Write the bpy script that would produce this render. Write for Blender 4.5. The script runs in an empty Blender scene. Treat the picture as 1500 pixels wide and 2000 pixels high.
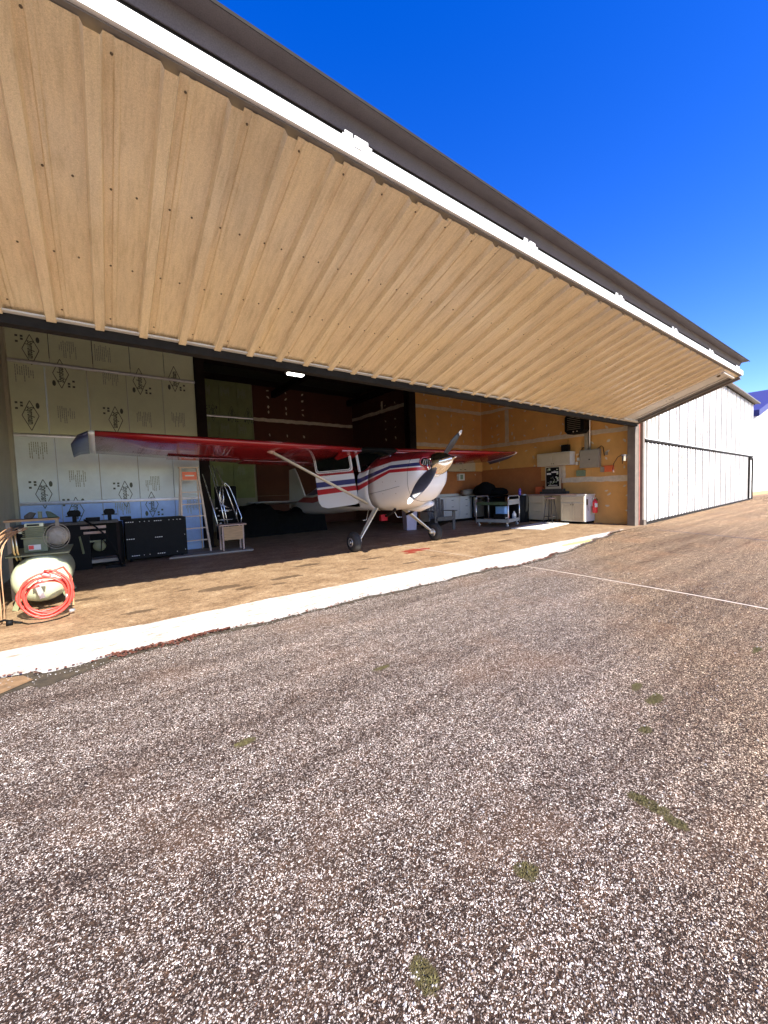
import bpy, bmesh, math, random
from mathutils import Vector, Matrix
random.seed(7)
S = bpy.context.scene
COL = S.collection
R = math.radians

# ------------------------------------------------------------------ camera
cam = bpy.data.objects.new('camera', bpy.data.cameras.new('camera'))
COL.objects.link(cam)
cam.data.sensor_fit = 'HORIZONTAL'; cam.data.sensor_width = 36.0
cam.data.lens = 760 / 1500 * 36
cam.data.clip_start = 0.05; cam.data.clip_end = 3000
rx = Vector((0.80448, -0.59302, -0.03376)); up = Vector((0.06137, 0.02644, 0.99776)); bk = Vector((-0.5908, -0.80475, 0.05767))
M = Matrix((rx, up, bk)).transposed().to_4x4(); M.translation = Vector((0, 0, 1.29))
cam.matrix_world = M
S.camera = cam

# ------------------------------------------------------------------ world, sun, exposure
SUN_EL, SUN_AZ = 39.4, 8.0           # azimuth: degrees from -Y towards +X
w = bpy.data.worlds.new('World'); S.world = w; w.use_nodes = True
nt = w.node_tree; nt.nodes.clear()
sky = nt.nodes.new('ShaderNodeTexSky'); sky.sky_type = 'NISHITA'; sky.sun_disc = False
sky.sun_elevation = R(SUN_EL); sky.sun_rotation = R(180 - SUN_AZ); sky.altitude = 300; sky.air_density = 1.0; sky.dust_density = 0.3; sky.ozone_density = 2.5
hs = nt.nodes.new('ShaderNodeHueSaturation'); hs.inputs['Saturation'].default_value = 1.42; hs.inputs['Hue'].default_value = 0.527; hs.inputs['Value'].default_value = 1.0
bg = nt.nodes.new('ShaderNodeBackground'); bg.inputs['Strength'].default_value = 0.135
wo = nt.nodes.new('ShaderNodeOutputWorld')
nt.links.new(sky.outputs[0], hs.inputs['Color']); nt.links.new(hs.outputs[0], bg.inputs[0]); nt.links.new(bg.outputs[0], wo.inputs[0])
sun = bpy.data.objects.new('sun', bpy.data.lights.new('sun', 'SUN')); COL.objects.link(sun)
sun.data.energy = 5.0; sun.data.angle = R(0.5); sun.data.color = (1.0, 0.95, 0.86)
ce, se = math.cos(R(SUN_EL)), math.sin(R(SUN_EL))
sd = Vector((math.sin(R(SUN_AZ)) * ce, -math.cos(R(SUN_AZ)) * ce, se))   # towards the sun
sun.rotation_euler = sd.to_track_quat('Z', 'Y').to_euler()
S.view_settings.view_transform = 'Standard'; S.view_settings.look = 'None'
S.view_settings.exposure = 1.38; S.view_settings.gamma = 1.0; S.view_settings.use_curve_mapping = False
S.render.engine = 'CYCLES'
S.cycles.max_bounces = 10; S.cycles.diffuse_bounces = 6

# ------------------------------------------------------------------ materials
def N(t, ty, **kw):
    n = t.nodes.new(ty)
    for k, v in kw.items():
        if k in n.inputs: n.inputs[k].default_value = v
        else: setattr(n, k, v)
    return n
def ramp(t, fac, stops, interp='LINEAR'):
    r = t.nodes.new('ShaderNodeValToRGB'); r.color_ramp.interpolation = interp
    e = r.color_ramp.elements
    while len(e) < len(stops): e.new(0.5)
    for i, (p, c) in enumerate(stops):
        e[i].position = p; e[i].color = (*c, 1) if len(c) == 3 else c
    t.links.new(fac, r.inputs[0]); return r.outputs[0]
def mixc(t, fac, a, b, mode='MIX'):
    m = t.nodes.new('ShaderNodeMix'); m.data_type = 'RGBA'; m.blend_type = mode
    for i, v in ((0, fac), (6, a), (7, b)):
        if hasattr(v, 'links') or isinstance(v, bpy.types.NodeSocket): t.links.new(v, m.inputs[i])
        else: m.inputs[i].default_value = v if i == 0 else ((*v, 1) if len(v) == 3 else v)
    return m.outputs[2]
def math_(t, op, a, b=None, clamp=False):
    m = t.nodes.new('ShaderNodeMath'); m.operation = op; m.use_clamp = clamp
    for i, v in ((0, a), (1, b)):
        if v is None: continue
        if isinstance(v, bpy.types.NodeSocket): t.links.new(v, m.inputs[i])
        else: m.inputs[i].default_value = v
    return m.outputs[0]
def newmat(name):
    m = bpy.data.materials.new(name); m.use_nodes = True
    t = m.node_tree; b = t.nodes['Principled BSDF']
    tc = t.nodes.new('ShaderNodeTexCoord')
    return m, t, b, tc.outputs['Object']
def noise(t, vec, scale, detail=4, rough=0.6, stretch=None):
    if stretch:
        mp = t.nodes.new('ShaderNodeMapping'); mp.inputs['Scale'].default_value = stretch
        t.links.new(vec, mp.inputs[0]); vec = mp.outputs[0]
    n = N(t, 'ShaderNodeTexNoise', Scale=scale, Detail=detail, Roughness=rough)
    t.links.new(vec, n.inputs['Vector']); return n.outputs[0]
def bump(t, b, h, strength=0.3, dist=0.01):
    bp = N(t, 'ShaderNodeBump', Strength=strength, Distance=dist)
    t.links.new(h, bp.inputs['Height']); t.links.new(bp.outputs[0], b.inputs['Normal'])
def mat(name, col, rough=0.6, metal=0.0, var=0.15, scale=6.0, bmp=0.0, stretch=None, dirt=None, spec=0.5, emit=None, fine=0.0, coat=0.0):
    m, t, b, v = newmat(name)
    n = noise(t, v, scale, 5, 0.65, stretch)
    lo = tuple(c * (1 - var) for c in col); hi = tuple(min(1, c * (1 + var)) for c in col)
    c = ramp(t, n, [(0.3, lo), (0.7, hi)])
    if fine:
        f = noise(t, v, 160, 2, 0.7)
        c = mixc(t, 1.0, c, ramp(t, f, [(0.35, (1 - fine,) * 3), (0.65, (1 + fine,) * 3)]), 'MULTIPLY')
    if dirt:
        d = noise(t, v, scale * 0.6, 6, 0.7)
        c = mixc(t, ramp(t, d, [(0.52, (0, 0, 0)), (0.68, (0.8, 0.8, 0.8))]), c, dirt)
    t.links.new(c, b.inputs['Base Color'])
    b.inputs['Roughness'].default_value = rough; b.inputs['Metallic'].default_value = metal
    b.inputs['Specular IOR Level'].default_value = spec
    if coat: b.inputs['Coat Weight'].default_value = coat
    if emit: b.inputs['Emission Color'].default_value = (*emit[0], 1); b.inputs['Emission Strength'].default_value = emit[1]
    if bmp: bump(t, b, noise(t, v, scale * 8, 3, 0.6), bmp, 0.01)
    return m
K = {}
K['sheet'] = mat('door_sheet_metal', (0.70, 0.48, 0.245), 0.33, 0.0, 0.08, 3.0, 0.0, (3, 0.6, 0.6), fine=0.16)
m, t, b, v = newmat('door_skin')
g1 = noise(t, v, 1.2, 5, 0.65, (2.2, 0.5, 0.5)); g2 = noise(t, v, 9, 5, 0.7, (3.0, 0.35, 0.35)); g3 = noise(t, v, 210, 2, 0.9); g4 = noise(t, v, 75, 3, 0.8)
c = ramp(t, g1, [(0.3, (0.63, 0.49, 0.30)), (0.5, (0.76, 0.59, 0.36)), (0.7, (0.80, 0.62, 0.36))])
c = mixc(t, 1.0, c, ramp(t, g2, [(0.35, (0.86, 0.84, 0.80)), (0.5, (1, 1, 1)), (0.68, (1.07, 1.07, 1.05))]), 'MULTIPLY')
c = mixc(t, 1.0, c, ramp(t, g3, [(0.36, (0.86, 0.85, 0.83)), (0.5, (1, 1, 1)), (0.64, (1.1, 1.1, 1.1))]), 'MULTIPLY')
c = mixc(t, 1.0, c, ramp(t, g4, [(0.36, (0.93, 0.92, 0.91)), (0.62, (1.04, 1.04, 1.04))]), 'MULTIPLY')
t.links.new(c, b.inputs['Base Color']); b.inputs['Roughness'].default_value = 0.27; b.inputs['Specular IOR Level'].default_value = 0.7; bump(t, b, math_(t, 'ADD', math_(t, 'MULTIPLY', g4, 0.10), math_(t, 'MULTIPLY', noise(t, v, 2.6, 3, 0.5, (1.4, .7, .7)), 2.0)), 0.35, 0.012)
K['sheet'] = m
K['sheet2'] = mat('white_wall_sheet', (0.70, 0.68, 0.64), 0.5, 0, 0.14, 3.0, 0, (5, 5, 0.12), dirt=(0.50, 0.46, 0.38))
K['white_strip'] = mat('white_rail', (0.82, 0.81, 0.77), 0.4, 0, 0.04)
K['flash'] = mat('brown_flashing', (0.105, 0.086, 0.088), 0.6, 0, 0.12, 5, fine=0.15)
K['rail_dark'] = mat('dark_rail', (0.022, 0.019, 0.016), 0.85, 0, 0.3, spec=0.15)
K['grey_plate'] = mat('grey_plate', (0.62, 0.58, 0.50), 0.45, 0.0, 0.1)
K['steel_dark'] = mat('dark_primer_steel', (0.018, 0.012, 0.010), 0.8, 0, 0.3, spec=0.15)
K['jamb'] = mat('jamb_brown', (0.16, 0.13, 0.10), 0.6, 0, 0.15)
K['jamb_red'] = mat('jamb_red_primer', (0.35, 0.13, 0.10), 0.6, 0, 0.2)
K['galv'] = mat('galvanised', (0.72, 0.72, 0.72), 0.28, 0.8, 0.12, 12)
K['alum'] = mat('aluminium_tube', (0.78, 0.78, 0.76), 0.25, 0.9, 0.1, 10)
K['foam_a'] = mat('foam_warm_light', (0.69, 0.72, 0.48), 0.85, 0, 0.05, 4, fine=0.04)  # upper boards: warm light put into the foam colour
K['foam_b'] = mat('foam_mixed_light', (0.74, 0.80, 0.78), 0.85, 0, 0.06, 4, fine=0.04)  # middle boards: painted step between the warm and sky tints
K['foam_c'] = mat('foam_sky_light', (0.42, 0.58, 0.93), 0.85, 0, 0.12, 4, fine=0.04)  # lowest boards: sky reflection painted into the same foam's colour
K['foam_t'] = mat('foam_tail_shade', (0.26, 0.30, 0.13), 0.85, 0, 0.12, 4)  # same foam darkened, tail bay shade put into its colour
K['ink'] = mat('foam_print', (0.09, 0.10, 0.07), 0.8)
K['ink2'] = mat('foam_faint_print', (0.34, 0.35, 0.26), 0.8)
K['khaki'] = mat('painted_side_wall', (0.42, 0.38, 0.27), 0.8, 0, 0.08, 3)
K['dry'] = mat('drywall_face', (0.70, 0.375, 0.115), 0.9, 0, 0.08, 2.5, fine=0.05)
K['dry3'] = mat('tail_drywall_shaded', (0.10, 0.032, 0.016), 0.9, 0, 0.12, 2.5)  # deep shade of the tail bay put into the drywall colour
K['dry2'] = mat('drywall_shade_red', (0.42, 0.15, 0.045), 0.9, 0, 0.12, 2.5, fine=0.05)  # darker, redder shade of the lower wall put into the colour
K['mud'] = mat('joint_compound', (0.66, 0.56, 0.42), 0.9, 0, 0.14, 9)
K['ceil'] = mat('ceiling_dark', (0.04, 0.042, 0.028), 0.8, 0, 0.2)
K['red'] = mat('red_paint', (0.30, 0.014, 0.016), 0.22, 0, 0.1, 2, coat=0.5, fine=0.05)
K['white'] = mat('white_paint', (0.80, 0.78, 0.73), 0.3, 0, 0.04, 3, coat=0.3)
K['navy'] = mat('navy_tip', (0.05, 0.055, 0.12), 0.35, 0, 0.15, 6, coat=0.3)
K['cream'] = mat('strut_cream', (0.72, 0.66, 0.48), 0.3, 0, 0.05, coat=0.4)
K['chrome'] = mat('chrome', (0.85, 0.83, 0.80), 0.08, 1.0, 0.03)
K['blade'] = mat('propeller_grey', (0.06, 0.058, 0.06), 0.38, 0.3, 0.2, 8)
K['tyre'] = mat('tyre_rubber', (0.035, 0.034, 0.032), 0.75, 0, 0.3, 20, 0.2)
K['black'] = mat('black_plastic', (0.006, 0.006, 0.006), 0.6, 0, 0.3, spec=0.15)
K['soot'] = mat('black_fabric', (0.006, 0.006, 0.006), 0.9, 0, 0.3, spec=0.1)
K['seat'] = mat('olive_seat', (0.12, 0.14, 0.07), 0.8, 0, 0.2)
K['wood'] = mat('raw_wood', (0.45, 0.27, 0.13), 0.7, 0, 0.25, 5, 0.1, (1, 1, 12))
K['wood2'] = mat('pinkish_wood', (0.50, 0.34, 0.26), 0.7, 0, 0.2, 6, 0.1)
K['ladder'] = mat('ladder_wood', (0.66, 0.50, 0.36), 0.6, 0, 0.15, 6, 0.05)
K['greywood'] = mat('weathered_board', (0.30, 0.26, 0.21), 0.8, 0, 0.3, 6, 0.2, (0.6, 6, 6))
K['darkwood'] = mat('dark_stained_wood', (0.065, 0.055, 0.045), 0.6, 0, 0.4, 6, 0.1, (6, 6, 1))
K['orange'] = mat('orange_plastic', (0.80, 0.16, 0.05), 0.5, 0, 0.08)
K['lathe'] = mat('orange_lath', (0.36, 0.20, 0.10), 0.6, 0, 0.35, 30, 0.1, (3, 3, 0.5))
K['hose'] = mat('red_rubber_hose', (0.74, 0.07, 0.05), 0.4, 0, 0.12, 14)
K['brass'] = mat('brass', (0.75, 0.62, 0.35), 0.3, 1, 0.1)
K['olive'] = mat('olive_enamel', (0.56, 0.60, 0.40), 0.3, 0, 0.1, 5, coat=0.4)
K['olive_d'] = mat('olive_cast', (0.20, 0.21, 0.11), 0.5, 0, 0.2, 12, 0.1)
K['cab'] = mat('cabinet_tan', (0.52, 0.44, 0.31), 0.5, 0, 0.05)
K['cabw'] = mat('cabinet_white', (0.70, 0.67, 0.60), 0.45, 0, 0.04)
K['counter'] = mat('counter_top', (0.36, 0.24, 0.20), 0.4, 0, 0.15)
K['grey'] = mat('grey_enamel', (0.33, 0.29, 0.22), 0.5, 0, 0.08)
K['cart'] = mat('cart_grey', (0.30, 0.30, 0.27), 0.5, 0, 0.15)
K['green'] = mat('green_shelf', (0.05, 0.08, 0.04), 0.5, 0, 0.2)
K['green2'] = mat('green_box', (0.20, 0.26, 0.15), 0.6, 0, 0.15)
K['bluep'] = mat('blue_bin', (0.22, 0.42, 0.75), 0.45, 0, 0.08)
K['purple'] = mat('purple_bottle', (0.16, 0.10, 0.50), 0.3, 0, 0.1)
K['pinkbin'] = mat('pale_mauve_bin', (0.50, 0.43, 0.52), 0.5, 0, 0.08)
K['fired'] = mat('extinguisher_red', (0.75, 0.03, 0.04), 0.25, 0, 0.06, coat=0.5)
K['pad'] = mat('white_mat', (0.72, 0.68, 0.62), 0.9, 0, 0.2, 9, 0.3, dirt=(0.45, 0.40, 0.33))
K['gable'] = mat('blue_trim', (0.045, 0.04, 0.15), 0.5, 0, 0.15)
K['soff'] = mat('eave_soffit', (0.15, 0.135, 0.12), 0.6, 0, 0.1)
K['lamp'] = mat('lamp_glow', (1, 1, 1), 0.5, emit=((1.0, 0.97, 0.9), 6.0))
K['screw'] = mat('screw_head', (0.16, 0.11, 0.06), 0.5, 0.6)
K['seam'] = mat('joint_sealant', (0.62, 0.50, 0.40), 0.8, 0, 0.15, 20)
K['seamd'] = mat('dark_sealant', (0.03, 0.03, 0.05), 0.6)
# glass
m, t, b, v = newmat('dark_glass'); b.inputs['Base Color'].default_value = (0.02, 0.025, 0.02, 1); b.inputs['Roughness'].default_value = 0.04
b.inputs['Transmission Weight'].default_value = 0.75; b.inputs['IOR'].default_value = 1.15; K['glass'] = m
# striped aircraft paint (bands follow the hull; object space of the aeroplane, whose origin is (5.45, 6.9, 0))
def striped(name, yo):
    m, t, b, v = newmat(name)
    sp = t.nodes.new('ShaderNodeSeparateXYZ'); t.links.new(v, sp.inputs[0])
    y, z = sp.outputs[1], sp.outputs[2]
    def mr(a, b_, c, d):
        n = N(t, 'ShaderNodeMapRange'); n.inputs[1].default_value = a - yo; n.inputs[2].default_value = b_ - yo; n.inputs[3].default_value = c; n.inputs[4].default_value = d
        n.clamp = True; t.links.new(y, n.inputs[0]); return n.outputs[0]
    u = math_(t, 'ADD', math_(t, 'ADD', mr(6.53, 7.65, 1, 0), mr(5.7, 6.53, 0.0, 0)), mr(7.65, 10.5, 0, -1.0))
    ztop = math_(t, 'ADD', math_(t, 'MULTIPLY', u, 0.17), 1.70); zlo = math_(t, 'ADD', math_(t, 'MULTIPLY', u, 0.335), 1.30)
    q = math_(t, 'DIVIDE', math_(t, 'SUBTRACT', z, zlo), math_(t, 'SUBTRACT', ztop, zlo))
    q = math_(t, 'MULTIPLY_ADD', q, 0.25); t.nodes[-1].inputs[2].default_value = 0.25
    W = (0.80, 0.78, 0.73); RD = (0.50, 0.02, 0.025); NV = (0.04, 0.045, 0.16)
    c = ramp(t, q, [(0, W), (0.25, RD), (0.3175, W), (0.3475, NV), (0.415, W), (0.5, (0.32, 0.016, 0.018))], 'CONSTANT')
    n = noise(t, v, 9, 5, 0.7); c = mixc(t, ramp(t, n, [(0.62, (0, 0, 0)), (0.8, (0.35,) * 3)]), c, (0.55, 0.48, 0.36))
    t.links.new(c, b.inputs['Base Color']); b.inputs['Roughness'].default_value = 0.28; b.inputs['Coat Weight'].default_value = 0.4
    return m
K['hull'] = striped('striped_hull_paint', 6.9)

# ---- asphalt: packed pale stones in dark binder, with tracks, tint and oil spots
def blob_mask(t, v, spots, warp=0.5, stretch=1.0):
    nz = N(t, 'ShaderNodeTexNoise', Scale=9.0, Detail=6.0, Roughness=0.75); t.links.new(v, nz.inputs['Vector'])
    acc = None
    for (x, y, rx_, ry_) in spots:
        mp = t.nodes.new('ShaderNodeMapping'); mp.vector_type = 'TEXTURE'
        mp.inputs['Location'].default_value = (x, y, 0); mp.inputs['Scale'].default_value = (rx_, ry_, 1)
        t.links.new(v, mp.inputs[0])
        ln = t.nodes.new('ShaderNodeVectorMath'); ln.operation = 'LENGTH'; t.links.new(mp.outputs[0], ln.inputs[0])
        s = math_(t, 'SUBTRACT', 1.0, ln.outputs['Value'])
        acc = s if acc is None else math_(t, 'MAXIMUM', acc, s)
    acc = math_(t, 'MAXIMUM', acc, -1.2)
    k = math_(t, 'ADD', acc, math_(t, 'MULTIPLY', math_(t, 'SUBTRACT', nz.outputs[0], 0.5), warp * 4))
    return ramp(t, k, [(0.22, (0, 0, 0)), (0.34, (1, 1, 1))])
m, t, b, v = newmat('asphalt')
wn = N(t, 'ShaderNodeTexNoise', Scale=40.0, Detail=3.0); t.links.new(v, wn.inputs['Vector'])
wv = t.nodes.new('ShaderNodeVectorMath'); wv.operation = 'MULTIPLY_ADD'; wv.inputs[1].default_value = (0.022, 0.022, 0.0); t.links.new(wn.outputs['Color'], wv.inputs[0]); t.links.new(v, wv.inputs[2]); v2 = wv.outputs[0]
def stones(scale):
    vo = N(t, 'ShaderNodeTexVoronoi', Scale=scale, Randomness=1.0); t.links.new(v2, vo.inputs['Vector'])
    sc_ = t.nodes.new('ShaderNodeSeparateColor'); t.links.new(vo.outputs['Color'], sc_.inputs[0])
    st_ = ramp(t, sc_.outputs[0], [(0.0, (0.025, 0.015, 0.010)), (0.30, (0.07, 0.045, 0.032)), (0.45, (0.20, 0.16, 0.14)), (0.68, (0.42, 0.38, 0.355)), (0.9, (0.55, 0.52, 0.50)), (1.0, (0.78, 0.75, 0.73))])
    return vo, mixc(t, ramp(t, vo.outputs['Distance'], [(0.28, (1, 1, 1)), (0.60, (0, 0, 0))]), (0.03, 0.017, 0.010), st_), sc_
vo, cA, sA = stones(230.0)
vb, cB, sB = stones(135.0)
big = math_(t, 'GREATER_THAN', sB.outputs[1], 0.80)
c = mixc(t, big, cA, cB)
n2 = noise(t, v, 78, 5, 0.9)
n3 = noise(t, v, 24, 5, 0.85)
n4 = noise(t, v, 9, 5, 0.85, (0.7, 1.3, 1))
c = mixc(t, 1.0, c, ramp(t, n4, [(0.38, (0.72, 0.69, 0.67)), (0.5, (1, 1, 1)), (0.62, (1.3, 1.3, 1.28))]), 'MULTIPLY')
c = mixc(t, 1.0, c, ramp(t, n3, [(0.38, (0.66, 0.63, 0.61)), (0.5, (1, 1, 1)), (0.62, (1.38, 1.38, 1.37))]), 'MULTIPLY')
c = mixc(t, 1.0, c, ramp(t, n2, [(0.40, (0.26, 0.21, 0.18)), (0.5, (1.0, 0.98, 0.96)), (0.60, (2.1, 2.08, 2.04))]), 'MULTIPLY')
tr = noise(t, v, 1.7, 6, 0.68, (0.09, 1.5, 1))
c = mixc(t, 1.0, c, ramp(t, tr, [(0.36, (0.66, 0.60, 0.56)), (0.5, (1, 1, 1)), (0.66, (1.32, 1.32, 1.32))]), 'MULTIPLY')
br = noise(t, v, 0.9, 6, 0.65)
c = mixc(t, ramp(t, br, [(0.5, (0, 0, 0)), (0.75, (0.25,) * 3)]), c, (0.26, 0.15, 0.09))
c = mixc(t, 1.0, c, (1.72, 1.67, 1.56), 'MULTIPLY')
# warmer and browner away from the hangar mouth, to the right
sp = t.nodes.new('ShaderNodeSeparateXYZ'); t.links.new(v, sp.inputs[0])
wr = N(t, 'ShaderNodeMapRange'); wr.inputs[1].default_value = 0.35; wr.inputs[2].default_value = 1.3
t.links.new(math_(t, 'SUBTRACT', math_(t, 'MULTIPLY', sp.outputs[0], 0.62), math_(t, 'SUBTRACT', sp.outputs[1], 0.1)), wr.inputs[0])
tn = N(t, 'ShaderNodeMapRange'); tn.inputs[1].default_value = 4; tn.inputs[2].default_value = 14; t.links.new(sp.outputs[0], tn.inputs[0])
c = mixc(t, math_(t, 'MULTIPLY', tn.outputs[0], 0.75), c, mixc(t, 1.0, c, (1.22, 1.12, 0.92), 'MULTIPLY'))
c = mixc(t, math_(t, 'MULTIPLY', wr.outputs[0], 0.55), c, mixc(t, 1.0, c, (1.05, 0.84, 0.48), 'MULTIPLY'))
spots = [(1.58, 2.25, .13, .03), (2.58, .87, .13, .045), (2.66, 1.0, .08, .035), (2.22, .79, .06, .035), (1.70, .60, .045, .11), (1.68, .50, .035, .05), (1.08, .73, .05, .05), (.62, .73, .045, .06), (.54, 2.03, .08, .035), (3.89, .66, .12, .03)]
mk = blob_mask(t, v, spots, 0.55)
c = mixc(t, math_(t, 'MULTIPLY', mk, 0.9), c, (0.10, 0.08, 0.025))
t.links.new(c, b.inputs['Base Color']); b.inputs['Roughness'].default_value = 0.85; b.inputs['Specular IOR Level'].default_value = 0.3
hh = math_(t, 'ADD', math_(t, 'MULTIPLY', vo.outputs['Distance'], -1.0), math_(t, 'MULTIPLY', n2, 1.5))
bump(t, b, hh, 0.8, 0.012)
K['asphalt'] = m
# ---- hangar floor concrete: tan with streaks and stains
m, t, b, v = newmat('hangar_concrete')
a1 = noise(t, v, 2.4, 9, 0.8, (0.85, 1.1, 1)); a2 = noise(t, v, 19, 7, 0.85, (0.9, 1.2, 1)); a3 = noise(t, v, 90, 4, 0.9)
c = ramp(t, a1, [(0.3, (0.11, 0.065, 0.035)), (0.44, (0.24, 0.155, 0.085)), (0.57, (0.33, 0.225, 0.13)), (0.72, (0.46, 0.35, 0.23))])
c = mixc(t, 1.0, c, ramp(t, a2, [(0.36, (0.50, 0.45, 0.39)), (0.5, (1, 1, 1)), (0.64, (1.4, 1.4, 1.36))]), 'MULTIPLY')
c = mixc(t, 1.0, c, ramp(t, a3, [(0.38, (0.55, 0.50, 0.44)), (0.5, (1, 1, 1)), (0.62, (1.3, 1.3, 1.28))]), 'MULTIPLY')
mk = blob_mask(t, v, [(1.3, 5.65, .42, .16), (1.55, 5.4, .2, .1), (2.25, 5.62, .35, .12), (2.0, 5.3, .15, .06), (6.6, 6.4, .4, .12), (4.1, 6.0, .3, .08), (.9, 5.9, .12, .06), (.3, 5.15, .25, .08), (2.9, 6.3, .35, .12), (3.4, 5.3, .2, .05), (4.3, 5.15, .3, .07), (7.6, 5.6, .35, .1), (8.6, 6.3, .3, .12), (5.0, 5.3, .18, .05), (-.2, 6.3, .2, .1)], 0.42)
c = mixc(t, math_(t, 'MULTIPLY', mk, 0.85), c, (0.085, 0.052, 0.028))
mk2 = blob_mask(t, v, [(5.3, 6.12, .5, .2), (5.0, 5.95, .2, .1)], 0.35)
c = mixc(t, mk2, c, (0.22, 0.03, 0.015))
t.links.new(c, b.inputs['Base Color']); b.inputs['Roughness'].default_value = 0.6
bump(t, b, a2, 0.25, 0.01); K['floor'] = m
# ---- pale sill
m, t, b, v = newmat('pale_sill_concrete')
a1 = noise(t, v, 7, 6, 0.8, (0.6, 1.5, 1)); a3 = noise(t, v, 60, 3, 0.8)
c = ramp(t, a1, [(0.34, (0.28, 0.22, 0.15)), (0.42, (0.42, 0.38, 0.32)), (0.50, (0.54, 0.51, 0.46)), (0.7, (0.64, 0.625, 0.60))])
c = mixc(t, ramp(t, a3, [(0.36, (0.75,) * 3), (0.43, (0, 0, 0))]), c, (0.25, 0.2, 0.15))
mk = blob_mask(t, v, [(8.2, 4.25, .9, .12)], 0.4); c = mixc(t, mk, c, (0.75, 0.6, 0.18))
t.links.new(c, b.inputs['Base Color']); b.inputs['Roughness'].default_value = 0.8; bump(t, b, a1, 0.2, 0.01); K['sill'] = m
K['soil'] = mat('dark_soil_crack', (0.055, 0.04, 0.022), 0.9, 0, 0.5, 14, 0.6)
K['leaf'] = mat('dry_red_litter', (0.13, 0.04, 0.022), 0.8, 0, 0.7, 60, 0.4, dirt=(0.12, 0.05, 0.02))

# ------------------------------------------------------------------ mesh builder
class MB:
    def __init__(s): s.v = []; s.f = []; s.sm = []
    def add(s, vs, fs, smooth=False):
        o = len(s.v); s.v += [tuple(p) for p in vs]; s.f += [tuple(i + o for i in f) for f in fs]; s.sm += [smooth] * len(fs); return s
    def box(s, a, b):
        x0, y0, z0 = a; x1, y1, z1 = b
        if x0 > x1: x0, x1 = x1, x0
        if y0 > y1: y0, y1 = y1, y0
        if z0 > z1: z0, z1 = z1, z0
        return s.add([(x0,y0,z0),(x1,y0,z0),(x1,y1,z0),(x0,y1,z0),(x0,y0,z1),(x1,y0,z1),(x1,y1,z1),(x0,y1,z1)],
                     [(0,3,2,1),(4,5,6,7),(0,1,5,4),(1,2,6,5),(2,3,7,6),(3,0,4,7)])
    def bar(s, p, q, wd, ht, upv=(0, 0, 1), w2=None, h2=None):
        p, q = Vector(p), Vector(q); d = (q - p).normalized(); u = Vector(upv); a = d.cross(u)
        if a.length < 1e-4: a = d.cross(Vector((0, 1, 0)))
        a.normalize(); u = a.cross(d).normalized()
        w2 = w2 or wd; h2 = h2 or ht; vs = []
        for c, W, H in ((p, wd, ht), (q, w2, h2)):
            for sx, sz in ((-1,-1),(1,-1),(1,1),(-1,1)): vs.append(c + a * sx * W / 2 + u * sz * H / 2)
        return s.add(vs, [(0,1,2,3),(7,6,5,4),(0,4,5,1),(1,5,6,2),(2,6,7,3),(3,7,4,0)])
    def tube(s, pts, r, n=8, closed=False, r2=None):
        pts = [Vector(p) for p in pts]; m = len(pts); rings = []; pu = None
        for i, p in enumerate(pts):
            if closed: d = pts[(i + 1) % m] - pts[i - 1]
            else: d = pts[min(i + 1, m - 1)] - pts[max(i - 1, 0)]
            d.normalize()
            if pu is None: pu = d.orthogonal().normalized()
            a = (pu - d * pu.dot(d)); a = a.normalized() if a.length > 1e-5 else d.orthogonal().normalized(); pu = a; bb = d.cross(a)
            rr = r if r2 is None else r + (r2 - r) * i / max(1, m - 1)
            rings.append([p + (a * math.cos(2*math.pi*k/n) + bb * math.sin(2*math.pi*k/n)) * rr for k in range(n)])
        vs = [q for ring in rings for q in ring]; fs = []
        for i in range(m if closed else m - 1):
            for k in range(n):
                a_, b_ = i * n, ((i + 1) % m) * n
                fs.append((a_ + k, a_ + (k + 1) % n, b_ + (k + 1) % n, b_ + k))
        if not closed: fs += [tuple(range(n))[::-1], tuple((m - 1) * n + k for k in range(n))]
        return s.add(vs, fs, True)
    def lathe(s, o, ax, prof, n=24):
        o = Vector(o); ax = Vector(ax).normalized(); a = ax.orthogonal().normalized(); bb = ax.cross(a); vs = []; fs = []
        for (h, r) in prof:
            for k in range(n):
                th = 2 * math.pi * k / n; vs.append(o + ax * h + (a * math.cos(th) + bb * math.sin(th)) * r)
        for i in range(len(prof) - 1):
            for k in range(n): fs.append((i*n+k, i*n+(k+1)%n, (i+1)*n+(k+1)%n, (i+1)*n+k))
        fs += [tuple(range(n))[::-1], tuple((len(prof)-1)*n + k for k in range(n))]
        return s.add(vs, fs, True)
    def prism(s, poly, d, smooth=False):      # poly: 3D points, extruded by d
        n = len(poly); d = Vector(d); vs = [Vector(p) for p in poly] + [Vector(p) + d for p in poly]
        return s.add(vs, [tuple(range(n))[::-1], tuple(range(n, 2*n))] + [(i, (i+1)%n, n+(i+1)%n, n+i) for i in range(n)], smooth)
    def loft(s, rings, cap=True, skip=None, smooth=True):
        n = len(rings[0]); vs = [p for r in rings for p in r]; fs = []
        for i in range(len(rings) - 1):
            for k in range(n):
                f = (i*n+k, i*n+(k+1)%n, (i+1)*n+(k+1)%n, (i+1)*n+k)
                if skip:
                    c = sum((Vector(vs[j]) for j in f), Vector()) / 4
                    if skip(c): continue
                fs.append(f)
        if cap: fs += [tuple(range(n))[::-1], tuple((len(rings)-1)*n + k for k in range(n))]
        return s.add(vs, fs, smooth)
    def mesh(s, name, org=(0, 0, 0)):
        me = bpy.data.meshes.new(name); o = Vector(org)
        me.from_pydata([tuple(Vector(p) - o) for p in s.v], [], s.f)
        me.polygons.foreach_set('use_smooth', s.sm)
        bm = bmesh.new(); bm.from_mesh(me); bmesh.ops.recalc_face_normals(bm, faces=bm.faces); bm.to_mesh(me); bm.free()
        me.update(); return me
ORG = {}
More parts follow.
